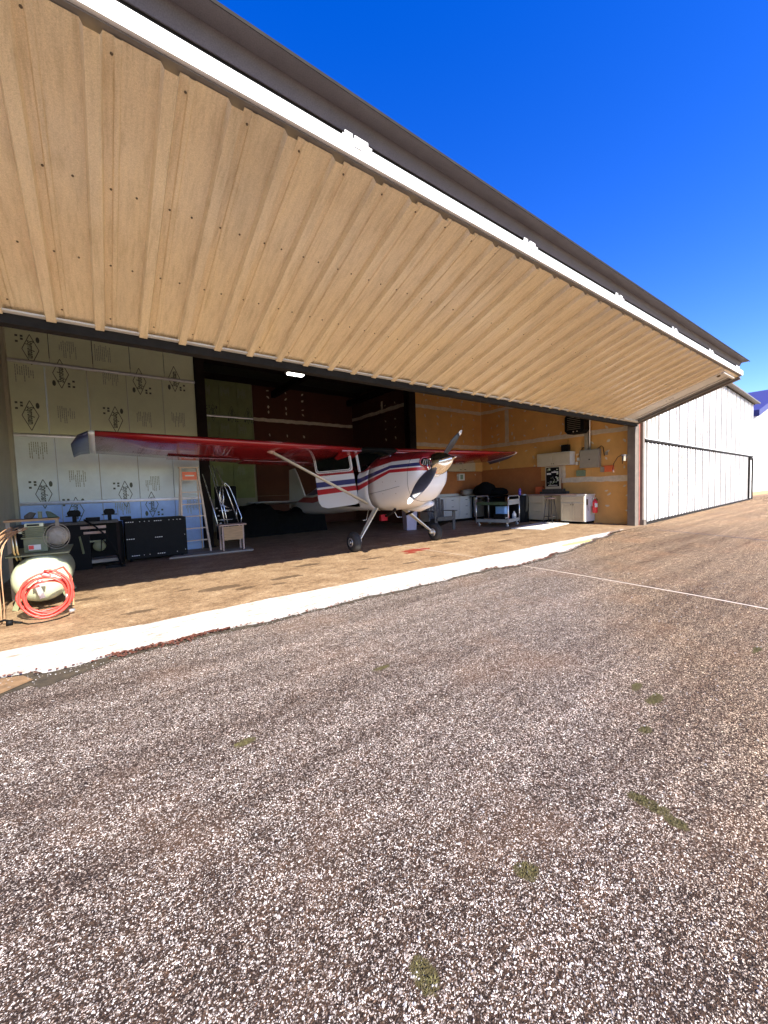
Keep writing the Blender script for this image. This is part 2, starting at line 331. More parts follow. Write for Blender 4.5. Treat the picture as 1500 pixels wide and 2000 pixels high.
def link(name, me, m, parent=None, loc=None):
    o = bpy.data.objects.new(name, me); COL.objects.link(o)
    if m is not None and not me.materials: me.materials.append(K[m] if isinstance(m, str) else m)
    if parent: o.parent = parent; ORG[o.name] = ORG[parent.name]
    else: ORG[o.name] = Vector((0, 0, 0))
    if loc: o.location = loc
    return o
def obj(name, mb, m, parent=None, bevel=0, loc=None, auto=40):
    org = ORG[parent.name] if parent else Vector((0, 0, 0))
    me = mb.mesh(name, org); o = link(name, me, m, parent, loc)
    if bevel:
        md = o.modifiers.new('bevel', 'BEVEL'); md.width = bevel; md.segments = 2; md.limit_method = 'ANGLE'; md.angle_limit = R(35)
    return o
def tag(o, label=None, cat=None, group=None, kind=None):
    if label: o['label'] = label
    if cat: o['category'] = cat
    if group: o['group'] = group
    if kind: o['kind'] = kind
    return o
def thing(name, loc, label, cat, group=None):
    o = bpy.data.objects.new(name, None); COL.objects.link(o); o.location = loc; ORG[o.name] = Vector(loc); o.empty_display_size = 0.2
    return tag(o, label, cat, group)
def single(name, mb, m, label, cat, loc, group=None, bevel=0):        # a thing that is one mesh
    me = mb.mesh(name, loc); o = link(name, me, m, None, loc); ORG[o.name] = Vector(loc)
    if bevel:
        md = o.modifiers.new('bevel', 'BEVEL'); md.width = bevel; md.segments = 2; md.limit_method = 'ANGLE'; md.angle_limit = R(35)
    return tag(o, label, cat, group)
def text_mesh(txt, size, extr=0.001, bold=0.0):
    cu = bpy.data.curves.new('lettering', 'FONT'); cu.body = txt; cu.size = size; cu.extrude = extr; cu.offset = bold
    cu.align_x = 'CENTER'; cu.align_y = 'CENTER'; cu.resolution_u = 2
    o = bpy.data.objects.new('lettering_tmp', cu); COL.objects.link(o)
    dg = bpy.context.evaluated_depsgraph_get(); me = bpy.data.meshes.new_from_object(o.evaluated_get(dg))
    bpy.data.objects.remove(o); bpy.data.curves.remove(cu); me.materials.clear(); return me
def letters(name, txt, size, m, parent, mat4):
    me = text_mesh(txt, size); me.transform(Matrix.Translation(-ORG[parent.name]) @ mat4)
    return link(name, me, m, parent)
def place(x, y, z, xdir, ydir):     # text plane: local x along xdir, local y along ydir
    xd = Vector(xdir).normalized(); yd = Vector(ydir).normalized(); zd = xd.cross(yd)
    mm = Matrix((xd, yd, zd)).transposed().to_4x4(); mm.translation = Vector((x, y, z)); return mm

# ------------------------------------------------------------------ setting: ground
def sheet(name, poly, z, m, kind='structure'):
    mb = MB(); mb.add([(x, y, z) for x, y in poly], [tuple(range(len(poly)))])
    return tag(obj(name, mb, m), kind=kind)
sheet('ground', [(-900, -900), (1500, -900), (1500, 1500), (-900, 1500)], 0.0, 'asphalt')
def wob(x, a=0.03): return a * (math.sin(x * 3.1) + math.sin(x * 7.7 + 1) * 0.6 + math.sin(x * 17 + 2) * 0.35 + math.sin(x * 41) * .22 + math.sin(x * 67 + 1) * .15)
xs = [-4 + i * 0.06 for i in range(int(15.6 / 0.06))]
def edge(x):
    y = 3.84 + wob(x, 0.025)
    if x < -0.45: y += 0.10
    if x > 5: y -= 0.1
    if x > 6.3: y += min(.86, .175 * (x - 6.3)) + .03 * math.sin(x * 5)
    return y
soil = [(x, edge(x) - (0.035 + 0.05 * abs(math.sin(x * 1.7)) + (0.42 if x < -0.62 else 0.26 * max(0, 1 - (x + 0.62) / 1.0) if x < 0.4 else 0))) for x in xs]
sheet('soil_crack', soil + [(xs[-1], 4.5), (xs[0], 4.5)], 0.004, 'soil', 'structure')
sheet('concrete_sill', [(x, edge(x)) for x in xs] + [(x, 4.61 + wob(x + 5, 0.012)) for x in reversed(xs)], 0.008, 'sill')
sheet('hangar_floor', [(-4.5, 4.5), (12.9, 4.5), (12.9, 15.2), (-4.5, 15.2)], 0.0055, 'floor')
# brown old concrete patch at the near left corner of the sill
sheet('old_concrete_patch', [(-4, 3.35), (-0.72, 3.5), (-0.45, 3.72), (-0.52, 3.86), (-0.7, 3.93), (-4, 4.0)], 0.010, mat('brown_concrete', (0.22, 0.13, 0.06), 0.9, 0, 0.35, 14, 0.3), 'structure')
# joints in the asphalt
mb = MB()
def strip(mb, pts, wd, z):
    for (a, b_) in zip(pts, pts[1:]):
        d = Vector((b_[0]-a[0], b_[1]-a[1])).normalized(); n_ = Vector((-d.y, d.x)) * wd / 2
        mb.add([(a[0]-n_.x, a[1]-n_.y, z), (b_[0]-n_.x, b_[1]-n_.y, z), (b_[0]+n_.x, b_[1]+n_.y, z), (a[0]+n_.x, a[1]+n_.y, z)], [(0,1,2,3)])
P_ = [(5.40, 3.72), (5.38, 3.0), (5.33, 2.2), (5.27, 1.4), (5.16, 0.6), (5.1, -1), (5.0, -8)]
strip(mb, P_, 0.032, 0.004); tag(obj('pavement_joint', mb, 'seam'), kind='structure')
mb = MB(); strip(mb, [(x + 0.035, y) for x, y in P_], 0.02, 0.0035); tag(obj('pavement_joint_dirt', mb, 'soil'), kind='structure')
mb = MB(); strip(mb, [(11.7, 4.0), (11.5, 3.4), (11.2, 2.6), (10.8, 1.7), (10.3, -1), (10, -8)], 0.05, 0.004); tag(obj('dark_pavement_joint', mb, 'seamd'), kind='structure')
mb = MB(); strip(mb, [(5.46, 4.6), (5.46, 7.4)], 0.018, 0.0095); tag(obj('floor_joint', mb, 'seam'), kind='structure')
# dry red leaf litter along the sill edge
mb = MB(); rnd = random.Random(3)
def litter(x0, x1, n, spread):
    for i in range(n):
        x = rnd.uniform(x0, x1); y = edge(x) - abs(rnd.gauss(0, spread)) + 0.02; s_ = rnd.uniform(0.008, 0.022); a_ = rnd.uniform(0, 6.28); z = 0.012 + rnd.uniform(0, 0.01)
        c_, s2 = math.cos(a_) * s_, math.sin(a_) * s_
        mb.add([(x - c_, y - s2, z), (x + s2 * .5, y - c_ * .5, z + .006), (x + c_, y + s2, z + rnd.uniform(0, .01)), (x - s2 * .5, y + c_ * .5, z + .002)], [(0,1,2,3)])
litter(0.0, 0.62, 300, 0.055); litter(0.5, 0.95, 300, 0.025); litter(4.6, 6.8, 500, 0.03); litter(6, 11, 500, 0.03); litter(-0.7, 4, 260, 0.03)
tag(obj('leaf_litter', mb, 'leaf'), 'dry red leaf litter along the front edge of the pale sill', 'leaf litter', kind='stuff')

# small tufts of olive moss and grass in the worn spots
mb = MB(); rs = random.Random(4)
for (x0, y0, rx_, ry_) in spots:
    for i in range(int(26000 * rx_ * ry_)):
        q = rs.uniform(0, 6.28); d_ = rs.random() ** .6; x_, y_ = x0 + rx_ * .62 * d_ * math.cos(q), y0 + ry_ * .62 * d_ * math.sin(q); h_ = rs.uniform(.003, .008); a_ = rs.uniform(0, 3.14); w_ = rs.uniform(.0015, .004)
        mb.add([(x_ - w_ * math.cos(a_), y_ - w_ * math.sin(a_), 0), (x_ + w_ * math.cos(a_), y_ + w_ * math.sin(a_), 0), (x_ + rs.uniform(-.006, .006), y_ + rs.uniform(-.006, .006), h_)], [(0, 1, 2)])
tag(obj('moss_tufts', mb, mat('moss_olive', (0.12, 0.105, 0.035), .9, 0, .4, 40)), 'low olive moss and grass tufts in worn spots of the asphalt', 'moss', kind='stuff')
# loose chips of stone lying on the asphalt and spilt along the sill
mb = MB(); rs = random.Random(17)
def chip(x, y, z, r_):
    a0 = rs.uniform(0, 6.28); pts = [(x + r_ * rs.uniform(.7, 1.2) * math.cos(a0 + k * 1.257), y + r_ * rs.uniform(.6, 1.1) * math.sin(a0 + k * 1.257), z) for k in range(5)]
    top = (x + rs.uniform(-.2, .2) * r_, y + rs.uniform(-.2, .2) * r_, z + r_ * rs.uniform(.5, .95)); mid = [(px_ * .75 + top[0] * .25, py_ * .75 + top[1] * .25, z + r_ * rs.uniform(.35, .6)) for px_, py_, _ in pts]
    mb.add(pts + mid + [top], [(i, (i+1) % 5, 5 + (i+1) % 5, 5 + i) for i in range(5)] + [(5 + i, 5 + (i+1) % 5, 10) for i in range(5)])
for i in range(9000):
    d_ = .9 + 5.5 * rs.random() ** 1.6; a_ = rs.uniform(-.35, 1.45); x_, y_ = d_ * math.sin(a_), d_ * math.cos(a_)
    if y_ < 3.55: chip(x_, y_, .0, rs.choice([.0015, .002, .002, .0025, .003, .0035, .005]) * rs.uniform(.8, 1.15) * (.8 + .16 * d_))
for i in range(1500):
    x_ = rs.uniform(-1.2, 7); chip(x_, edge(x_) + rs.gauss(-.05, .08), .009, rs.uniform(.002, .006))
m, t, b, v = newmat('stone_chips'); oi = noise(t, v, 30, 2, .6)
t.links.new(ramp(t, oi, [(0.34, (0.07, 0.045, 0.03)), (0.45, (0.20, 0.16, 0.13)), (0.55, (0.36, 0.33, 0.30)), (0.66, (0.52, 0.49, 0.46))]), b.inputs['Base Color']); b.inputs['Roughness'].default_value = .8
tag(obj('loose_gravel', mb, m), 'loose pale stone chips scattered over the asphalt in front of the sill', 'gravel', kind='stuff')

# ------------------------------------------------------------------ hangar building
XL, XR, YF, YB, YT = -1.27, 12.75, 4.66, 10.3, 14.5
hang = thing('hangar_building', (5.7, 10, 0), 'open hangar with foam boards on the left back wall and drywall on the right', 'hangar')
def board(x0, x1, z0, z1, y, m, name='insulation_board'):
    mb = MB(); mb.box((x0 + .007, y, z0 + .005), (x1 - .007, y + .05, z1 - .005)); return obj(name, mb, m, hang)
bounds = [([-1.27, -.60, .10, .76, 1.42, 2.05], 4.01, 5.25, 'foam_a'), ([-1.27, -.69, -.02, .67, 1.36, 2.05], 2.59, 4.01, 'foam_a'),
          ([-1.27, -.62, .08, .78, 1.47, 2.05], 1.24, 2.59, 'foam_b'), ([-1.27, -.59, .09, .78, 1.47, 2.05], 0.0, 1.24, 'foam_c')]
boards = []
for xsb, z0, z1, mm in bounds:
    for a, b_ in zip(xsb, xsb[1:]): boards.append((a, b_, z0, z1, board(a, b_, z0, z1, YB, mm)))
txt_me = text_mesh('Styrofoam', 0.115, 0.001, 0.003)
def print_mark(x, z, y, flip=False, sc=1.0, parent=None, full=True):
    mb = MB(); hw, hh_ = 0.125 * sc, 0.29 * sc; yy = y - 0.003
    P4 = [(x, z + hh_), (x + hw, z), (x, z - hh_), (x - hw, z)]
    for (a, b_) in zip(P4, P4[1:] + P4[:1]): mb.bar((a[0], yy, a[1]), (b_[0], yy, b_[1]), 0.002, 0.012 * sc, (b_[1]-a[1], 0, -(b_[0]-a[0])))
    s_ = -1 if flip else 1
    for k in range(3):                                   # small leaf mark and two short words beside the diamond
        a0 = (x + s_ * .15 * sc, z + s_ * (.16 - .0 * k) * sc)
    oval = [(x + s_ * (.115 + .03 * math.cos(q)) * sc, yy, z + s_ * (.2 + .06 * math.sin(q)) * sc) for q in [i * math.pi / 4 for i in range(8)]]
    mb.prism(oval, (0, .002, 0))
    for j in range(2):
        for i in range(3):
            cx_, cz_ = x - s_ * (.12 + .075 * j) * sc, z + s_ * (.24 - .055 * i) * sc
            if (i + j) % 3 == 2: continue
            mb.box((cx_ - .02 * sc, yy, cz_ - .02 * sc), (cx_ + .02 * sc, yy + .002, cz_ + .018 * sc))
    o = obj('print', mb, 'ink', parent)
    me = txt_me.copy(); fl = -1 if flip else 1
    me.transform(Matrix.Translation(-ORG[parent.name]) @ place(x, yy, z, (0, 0, -fl), (fl, 0, 0)) @ Matrix.Diagonal((sc * .72, sc * 1.25, sc, 1))); link('lettering', me, 'ink', parent)
def print_block(x, z, y, parent, sc=1.0, sd_=0):
    rn = random.Random(sd_); mb = MB(); yy = y - 0.003
    for i in range(9):
        cx_ = x + (i - 4) * .032 * sc; zt = z + .17 * sc - rn.choice([0, 0, .03, .09]) * sc; zb = z - .17 * sc + rn.choice([0, .02, .1, .14]) * sc
        zz = zt
        while zz > zb:
            l_ = rn.uniform(.02, .07) * sc; mb.box((cx_ - .007 * sc, yy, max(zb, zz - l_)), (cx_ + .007 * sc, yy + .002, zz)); zz -= l_ + .008 * sc
    obj('print', mb, 'ink2', parent)
def find(x, z):
    return min(boards, key=lambda q: abs((q[0]+q[1])/2 - x) + abs((q[2]+q[3])/2 - z))[4]
DIA = [(-0.87, 4.25), (-0.44, 3.85), (-0.95, 2.97), (0.43, 2.99), (0.92, 3.88), (1.62, 4.03), (-0.85, 1.43), (0.51, 1.38), (-0.36, 1.06), (1.0, 1.13)]
BLK = [(-0.3, 4.35), (0.28, 4.38), (-0.99, 3.77), (0.39, 3.88), (-0.4, 3.03), (0.96, 3.04), (1.65, 3.09), (-0.88, 2.29), (-0.3, 1.73), (1.04, 1.6), (0.44, 1.1), (1.83, 1.03)]
for i, (x, z) in enumerate(DIA): print_mark(x, z, YB, flip=i in (1, 4, 5, 9), parent=find(x, z))
for i, (x, z) in enumerate(BLK): print_block(x, z, YB, find(x, z), sd_=i)
def girt(x0, x1, z, y, h=.075):
    mb = MB(); mb.prism([(x0, y, z - h/2), (x0, y - .03, z - h/2 + .012), (x0, y - .035, z), (x0, y - .03, z + h/2 - .012), (x0, y, z + h/2)], (x1 - x0, 0, 0)); obj('girt', mb, 'galv', hang)
for z in (4.01, 2.59, 1.24): girt(XL, 2.05, z, YB)
# left side wall and returns
mb = MB(); mb.box((XL - .12, 4.75, 0), (XL, YB + .05, 5.3)); obj('side_wall', mb, 'khaki', hang)
mb = MB(); mb.box((XL, YB - .2, 0), (XL + .05, YB - .002, 4.9)); obj('corner_trim', mb, 'khaki', hang)
# columns
def column(x0, x1, y0, y1, z1=4.9):
    mb = MB(); mb.box((x0, y0, 0), (x1, y0 + .015, z1)); mb.box((x0, y1 - .015, 0), (x1, y1, z1)); mb.box(((x0+x1)/2 - .006, y0 + .015, 0), ((x0+x1)/2 + .006, y1 - .015, z1))
    mb.box((x0 - .05, y0 - .05, 0), (x1 + .05, y1 + .05, .02)); obj('column', mb, 'steel_dark', hang)
column(2.06, 2.27, YB - .05, YB + .2); column(8.78, 9.07, YB + .0, YB + .28)
# tail bay
XT0, XT1 = 2.3, 9.10
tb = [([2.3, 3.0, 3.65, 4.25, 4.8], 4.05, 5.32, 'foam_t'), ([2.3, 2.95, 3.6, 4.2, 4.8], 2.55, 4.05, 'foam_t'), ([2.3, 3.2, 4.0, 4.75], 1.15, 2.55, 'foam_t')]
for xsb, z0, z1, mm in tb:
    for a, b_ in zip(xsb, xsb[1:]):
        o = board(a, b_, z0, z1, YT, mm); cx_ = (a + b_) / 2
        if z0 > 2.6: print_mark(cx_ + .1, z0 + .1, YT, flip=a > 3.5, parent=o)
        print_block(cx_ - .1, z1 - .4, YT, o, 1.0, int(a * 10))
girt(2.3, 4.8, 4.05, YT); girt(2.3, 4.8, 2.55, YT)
def dsheet(p0, p1, z0, z1, m='dry', inset=.003):
    # vertical drywall sheet between plan points p0 -> p1, 13 mm thick
    d = Vector((p1[0]-p0[0], p1[1]-p0[1], 0)).normalized(); n_ = Vector((-d.y, d.x, 0))
    a = Vector((p0[0], p0[1], 0)) + d * inset; b_ = Vector((p1[0], p1[1], 0)) - d * inset
    mb = MB(); mb.prism([a + Vector((0,0,z0+inset)), b_ + Vector((0,0,z0+inset)), b_ + Vector((0,0,z1-inset)), a + Vector((0,0,z1-inset))], n_ * .013)
    return obj('drywall_sheet', mb, m, hang), d, n_
rn = random.Random(11)
def mudstrip(name, p0, p1, face, wd, parent=hang):
    # irregular tape of compound, from p0 to p1, raised 2 mm along 'face'
    p0, p1, face = Vector(p0), Vector(p1), Vector(face).normalized(); d = (p1 - p0); L = d.length; d.normalize(); s_ = d.cross(face); k = max(4, int(L / .18)); A = []; B = []
    for i in range(k + 1):
        c_ = p0 + d * L * i / k; A.append(c_ + s_ * (wd/2 + rn.uniform(-.012, .018))); B.append(c_ - s_ * (wd/2 + rn.uniform(-.012, .018)))
    mb = MB(); vs = [p + face * .003 for p in A + B]; vs2 = [p + face * .0005 for p in A + B]; n_ = k + 1
    fs = [(i, i+1, n_+i+1, n_+i) for i in range(k)]
    mb.add(vs, fs); mb.add([vs[i] for i in range(n_)] + [vs2[i] for i in range(n_)], [(i, i+1, n_+i+1, n_+i) for i in range(k)])
    obj(name, mb, 'mud', parent)
dab_me = []
for k in range(5):
    mb = MB(); n_ = 9; a0 = rn.uniform(.6, 1.0)
    mb.add([(0, 0, .003)] + [((.055 + rn.uniform(-.02, .02)) * math.cos(2*math.pi*i/n_), (.032 + rn.uniform(-.012, .012)) * a0 * math.sin(2*math.pi*i/n_), .001) for i in range(n_)], [(0, 1+i, 1+(i+1)%n_) for i in range(n_)])
    me = mb.mesh('compound_dab'); me.materials.append(K['mud']); dab_me.append(me)
def dab(p, face, ang, sc=1.0, parent=hang):
    o = bpy.data.objects.new('compound_dab', rn.choice(dab_me)); COL.objects.link(o); o.parent = parent
    f = Vector(face).normalized(); u = Vector((0, 0, 1)); s_ = u.cross(f); mm = Matrix((s_, u, f)).transposed().to_4x4()
    mm = Matrix.Translation(Vector(p) - ORG[parent.name]) @ mm @ Matrix.Rotation(ang, 4, 'Z') @ Matrix.Scale(sc, 4); o.matrix_local = mm
# right bay back wall (faces -Y) and right side wall (faces -X)
YR = 10.5
ZR = [0, 1.42, 2.86, 4.22, 5.2]
for i, (z0, z1) in enumerate(zip(ZR, ZR[1:])):
    for a, b_ in ((9.1, 11.0), (11.0, XR)):
        dsheet((a, YR), (b_, YR), z0, z1, 'dry2' if z0 == 0 else 'dry')
    ys = [YR, 8.0, 6.1, 4.9] if i % 2 else [YR, 7.05, 4.9]
    if i == 2: ys = [YR, 9.26, 7.0, 4.9]
    if i == 1:
        for a, b_ in zip(ys, ys[1:]):
            dsheet((XR, a), (XR, b_), z0, z1, 'dry')
    else:
        for a, b_ in zip(ys, ys[1:]): dsheet((XR, a), (XR, b_), z0, z1, 'dry2' if (i == 0 and a > 8) else 'dry')
# lower wall behind the benches: its shade painted as redder panels
for (p0, p1) in (((9.1, YR - .004), (XR, YR - .004)), ((XR - .004, YR - .002), (XR - .004, 7.85))):
    d = Vector((p1[0]-p0[0], p1[1]-p0[1], 0)).normalized(); n_ = Vector((d.y, -d.x, 0)) * .004
    mb = MB(); mb.prism([Vector((p0[0], p0[1], 1.0)), Vector((p1[0], p1[1], 1.0)), Vector((p1[0], p1[1], 1.93)), Vector((p0[0], p0[1], 1.93))], n_); obj('shade_tint_panel', mb, 'dry2', hang)
for z, wd in ((2.86, .13), (4.22, .12)):
    mudstrip('joint_tape', (9.1, YR, z), (XR, YR, z), (0, -1, 0), wd); mudstrip('joint_tape', (XR, YR, z), (XR, 4.9, z), (-1, 0, 0), wd)
mudstrip('joint_tape', (XR, 7.1, 1.40), (XR, 4.9, 1.38), (-1, 0, 0), .16)
mudstrip('joint_tape', (XR, 9.26, 4.15), (XR, 9.26, 2.93), (-1, 0, 0), .16); mudstrip('joint_tape', (XR, 7.05, 1.9), (XR, 7.05, 1.48), (-1, 0, 0), .17)
mudstrip('joint_tape', (XR - .002, YR - .002, 2.95), (XR - .002, YR - .002, 5.0), (-1, -1, 0), .06)
for x in (9.7, 10.35, 11.0, 11.65, 12.3):
    for z in [1.75, 2.2, 2.5, 3.05, 3.3, 3.6, 3.95, 4.4, 4.6]:
        if rn.random() < .8: dab((x + rn.uniform(-.05, .05), YR - .0005 - (.006 if z < 1.95 else 0), z + rn.uniform(-.08, .08)), (0, -1, 0), rn.uniform(0, 3.1), rn.uniform(.7, 1.25))
for y in (10.0, 9.65, 9.0, 8.5, 8.1, 7.6, 7.1, 6.6, 6.1, 5.6, 5.1):
    for z in [.35, .6, .85, 1.1, 1.65, 1.95, 2.2, 2.55, 3.05, 3.3, 3.6, 3.9, 4.4]:
        if z < 1.3 and y > 6: continue
        if rn.random() < .7: dab((XR - .0005, y + rn.uniform(-.06, .06), z + rn.uniform(-.08, .08)), (-1, 0, 0), rn.uniform(-.6, .6) if z < 1.3 else rn.uniform(0, 3.1), rn.uniform(.8, 1.4))
# tail bay drywall
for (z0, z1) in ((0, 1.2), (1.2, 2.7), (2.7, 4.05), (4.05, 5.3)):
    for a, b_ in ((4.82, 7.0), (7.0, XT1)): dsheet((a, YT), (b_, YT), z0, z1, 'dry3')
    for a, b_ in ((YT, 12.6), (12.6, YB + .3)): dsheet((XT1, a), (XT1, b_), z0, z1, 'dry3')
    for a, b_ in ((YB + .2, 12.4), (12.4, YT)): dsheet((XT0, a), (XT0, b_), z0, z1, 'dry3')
mudstrip('joint_tape', (4.82, YT, 4.05), (XT1, YT, 4.05), (0, -1, 0), .12); mudstrip('joint_tape', (XT1, YT, 4.32), (XT1, YB + .3, 4.32), (-1, 0, 0), .13)
mudstrip('joint_tape', (XT1, 12.3, 4.39), (XT1, 12.3, 4.7), (-1, 0, 0), .12)
for x in (5.4, 6.1, 6.8):
    for z in (3.5, 4.35, 4.55, 4.9, 5.15): dab((x, YT - .0005, z), (0, -1, 0), rn.uniform(0, 3), 1.1)
for y in (10.9, 11.5, 12.1):
    for z in (3.2, 3.6, 3.9, 4.5): dab((XT1 - .0005, y, z), (-1, 0, 0), rn.uniform(0, 3), 1.1)
# partition beside the right column, ceiling, roof
mb = MB(); mb.box((XL - .3, 4.85, 5.32), (XR + .3, YT + .3, 5.38)); obj('ceiling', mb, 'ceil', hang)
for y in (6.2, 7.6, 9.0, 10.6, 12.2, 13.8):
    mb = MB(); mb.box((XL, y, 5.12), (XR, y + .07, 5.318)); obj('purlin', mb, 'steel_dark', hang)
for x in (2.17, 5.6, 8.92):
    mb = MB(); mb.box((x - .07, 4.9, 4.9), (x + .07, YT, 5.118)); obj('rafter', mb, 'steel_dark', hang)
mb = MB(); mb.prism([(XL - .4, 4.55, 5.45), (XL - .4, 15.0, 5.45), (XL - .4, 9.8, 6.3)], (XR - XL + .8, 0, 0)); obj('roof', mb, 'sheet2', hang)
mb = MB(); mb.box((XL - .2, YT + .06, 0), (XR + .2, YT + .16, 5.3)); obj('rear_wall', mb, 'khaki', hang)
mb = MB(); mb.box((XR + .02, 4.9, 0), (XR + .1, YT, 5.3)); obj('outer_side_wall', mb, 'khaki', hang)
# header beam above the opening
mb = MB(); mb.box((-4.3, 4.66, 4.70), (XR + .1, 4.80, 5.44)); mb.box((-4.3, 4.84, 4.75), (XR, 5.0, 5.3)); obj('header_beam', mb, 'steel_dark', hang)
# right jamb: brown post, red channel, outer trim
mb = MB(); mb.box((12.35, 4.70, 0), (12.60, 4.90, 4.8)); obj('jamb_post', mb, 'jamb', hang)
mb = MB(); mb.box((12.60, 4.69, 0), (12.66, 4.74, 4.8)); obj('jamb_channel', mb, 'jamb_red', hang)
mb = MB(); mb.box((12.66, 4.62, 0), (12.80, 4.80, 4.8)); mb.box((12.64, 4.58, 0), (12.82, 4.84, .16)); obj('jamb_trim', mb, 'jamb', hang)
mb = MB(); mb.box((-4.0, 4.70, 0), (-3.8, 4.9, 4.8)); obj('jamb_post', mb, 'jamb', hang)

# ------------------------------------------------------------------ bifold door, raised
door = thing('bifold_door', (4, 3.5, 3.3), 'raised bifold hangar door of ribbed tan metal above the opening', 'hangar door')
A = Vector((0, 4.66, 2.94)); B = Vector((0, 2.50, 3.665)); al = (B - A).normalized(); nn = Vector((0, al.z, -al.y)); 
if nn.z > 0: nn = -nn
P0, PER = 0.12, 0.354
def skin(x0, nr, xend=None):
    prof = []
    for k in range(nr):
        c_ = x0 + PER * k
        for dx, h in ((-PER/2, 0), (-.048, 0), (-.034, .048), (.034, .048), (.048, 0), (.092, 0), (.100, .007), (.124, .007), (.132, 0)):
            prof.append((c_ + dx, h))
        # minor stiffening rib on the other side of the pan
    prof.append((x0 + PER * (nr - 1) + PER/2, 0))
    mb = MB(); L = (B - A).length; rows = 8; n_ = len(prof); vs = []
    for j in range(rows + 1):
        for (x, h) in prof: vs.append(A + al * L * j / rows + nn * h + Vector((x, 0, 0)))
    mb.add(vs, [(j*n_+i, j*n_+i+1, (j+1)*n_+i+1, (j+1)*n_+i) for j in range(rows) for i in range(n_-1)])
    off = len(vs)
    mb.add([Vector(v_) - nn * .002 for v_ in vs], [(j*n_+i, (j+1)*n_+i, (j+1)*n_+i+1, j*n_+i+1) for j in range(rows) for i in range(n_-1)])
    return mb
x = P0 - PER * 12; L_ = (B - A).length
scr = []
while x < 11.2:
    nr = 3 if x < 10.7 else 2
    sk = obj('metal_sheet', skin(x, nr), 'sheet', door)
    mb = MB()
    for k in range(nr):
        for j, f_ in enumerate((.06, .34, .63, .965)):
            for dx in (.085,) + ((-.12,) if j in (1, 2) else ()):
                q = A + al * L_ * f_ + Vector((x + PER * k + dx, 0, 0)); mb.lathe(q, nn, [(0, .008), (.003, .008), (.007, .005)], 6)
    obj('screws', mb, 'screw', sk)
    x += PER * nr
XE = x - PER/2            # where the ribbed skin ends
# right end: smooth plate, angle frame
XD = 12.42
def slab(mb, x0, x1, f0, f1, h0, h1):
    vs = []
    for f_ in (f0, f1):
        for xx in (x0, x1):
            for h in (h0, h1): vs.append(A + al * L_ * f_ + nn * h + Vector((xx, 0, 0)))
    mb.add(vs, [(0,1,3,2),(4,6,7,5),(0,4,5,1),(2,3,7,6),(0,2,6,4),(1,5,7,3)])
mb = MB(); slab(mb, XE, 12.38, 0, 1.0, -.004, .0); obj('end_sheet', mb, 'sheet', door)
mb = MB(); slab(mb, XE + .03, 11.78, .045, .955, .004, .016); pl = obj('end_plate', mb, 'grey_plate', door)
mb = MB(); slab(mb, XE + .03, 12.16, .956, .975, .002, .045); slab(mb, 11.80, 11.83, .045, .955, .002, .045); slab(mb, XE + .03, 12.16, .02, .044, .002, .045); obj('plate_edge', mb, 'grey_plate', pl)
mb = MB(); slab(mb, 11.87, 12.12, .045, .955, .004, .012); obj('side_plate', mb, 'soff', door)
mb = MB(); slab(mb, 12.14, 12.18, .045, .955, .002, .05); obj('side_angle', mb, 'soff', door)
mb = MB(); q = A + al * L_ * .92 + nn * .016 + Vector((XE + .16, 0, 0)); mb.lathe(q, nn, [(0, .035), (.02, .035), (.03, .02)], 10); obj('grommet', mb, 'screw', pl)
mb = MB()
for i in range(5):
    if i != 1: slab(mb, 11.50, 11.56 - .015 * (i % 2), .44 + .016 * i, .450 + .016 * i, .0165, .018)
obj('small_marking', mb, 'screw', pl)
mb = MB(); slab(mb, 12.34, XD, -.03, 1.0, .0, .06); slab(mb, 12.30, 12.34, -.03, 1.0, -.06, .03); obj('end_rail', mb, 'jamb', door)
# bottom rail and its rubber lip, top angle, sunlit rail, hinges, drip flashing
mb = MB(); mb.box((-4.2, 4.665, 2.83), (XD, 4.78, 2.925)); obj('bottom_rail', mb, 'rail_dark', door)
mb = MB(); mb.box((-4.2, 4.60, 2.915), (12.3, 4.664, 2.93)); obj('lip_strip', mb, 'grey_plate', door)
mb = MB(); slab(mb, -4.2, XD, .985, 1.012, -.05, -.006); obj('top_angle', mb, 'jamb', door)
mb = MB(); mb.box((-4.2, 2.452, 3.694), (XD + .03, 2.49, 3.798)); wr_ = obj('sunlit_rail', mb, 'white_strip', door)
mb = MB(); mb.box((-4.2, 2.535, 3.72), (XD, 2.56, 3.96)); obj('hinge_recess', mb, 'rail_dark', door)
mb = MB(); mb.tube([(-4.2, 2.50, 3.822), (XD - .1, 2.50, 3.822)], .006, 6); obj('hinge_rod', mb, 'alum', door)
mb = MB(); mb.prism([(-4.2, 2.520, 3.898), (-4.2, 2.474, 3.992), (-4.2, 2.482, 3.992), (-4.2, 2.528, 3.898)], (XD + 4.21, 0, 0)); obj('drip_face', mb, 'flash', door)
mb = MB(); mb.box((-4.2, 2.348, 3.993), (XD + .05, 2.50, 4.000)); obj('drip_flashing', mb, 'flash', door)
mb = MB(); mb.box((-4.2, 2.343, 3.985), (XD + .08, 2.3475, 4.006)); obj('drip_lip', mb, 'rail_dark', door)
for hx in (-2.6, -.5, 1.68, 3.84, 5.95, 8.05, 10.05, 12.05):
    mb = MB(); mb.box((hx - .10, 2.468, 3.80), (hx - .035, 2.476, 3.86)); mb.box((hx - .033, 2.444, 3.76), (hx + .033, 2.4515, 3.835)); mb.box((hx + .035, 2.468, 3.80), (hx + .10, 2.476, 3.86))
    mb.tube([(hx - .125, 2.462, 3.815), (hx + .125, 2.462, 3.815)], .009, 8); obj('hinge', mb, 'white_strip', door)
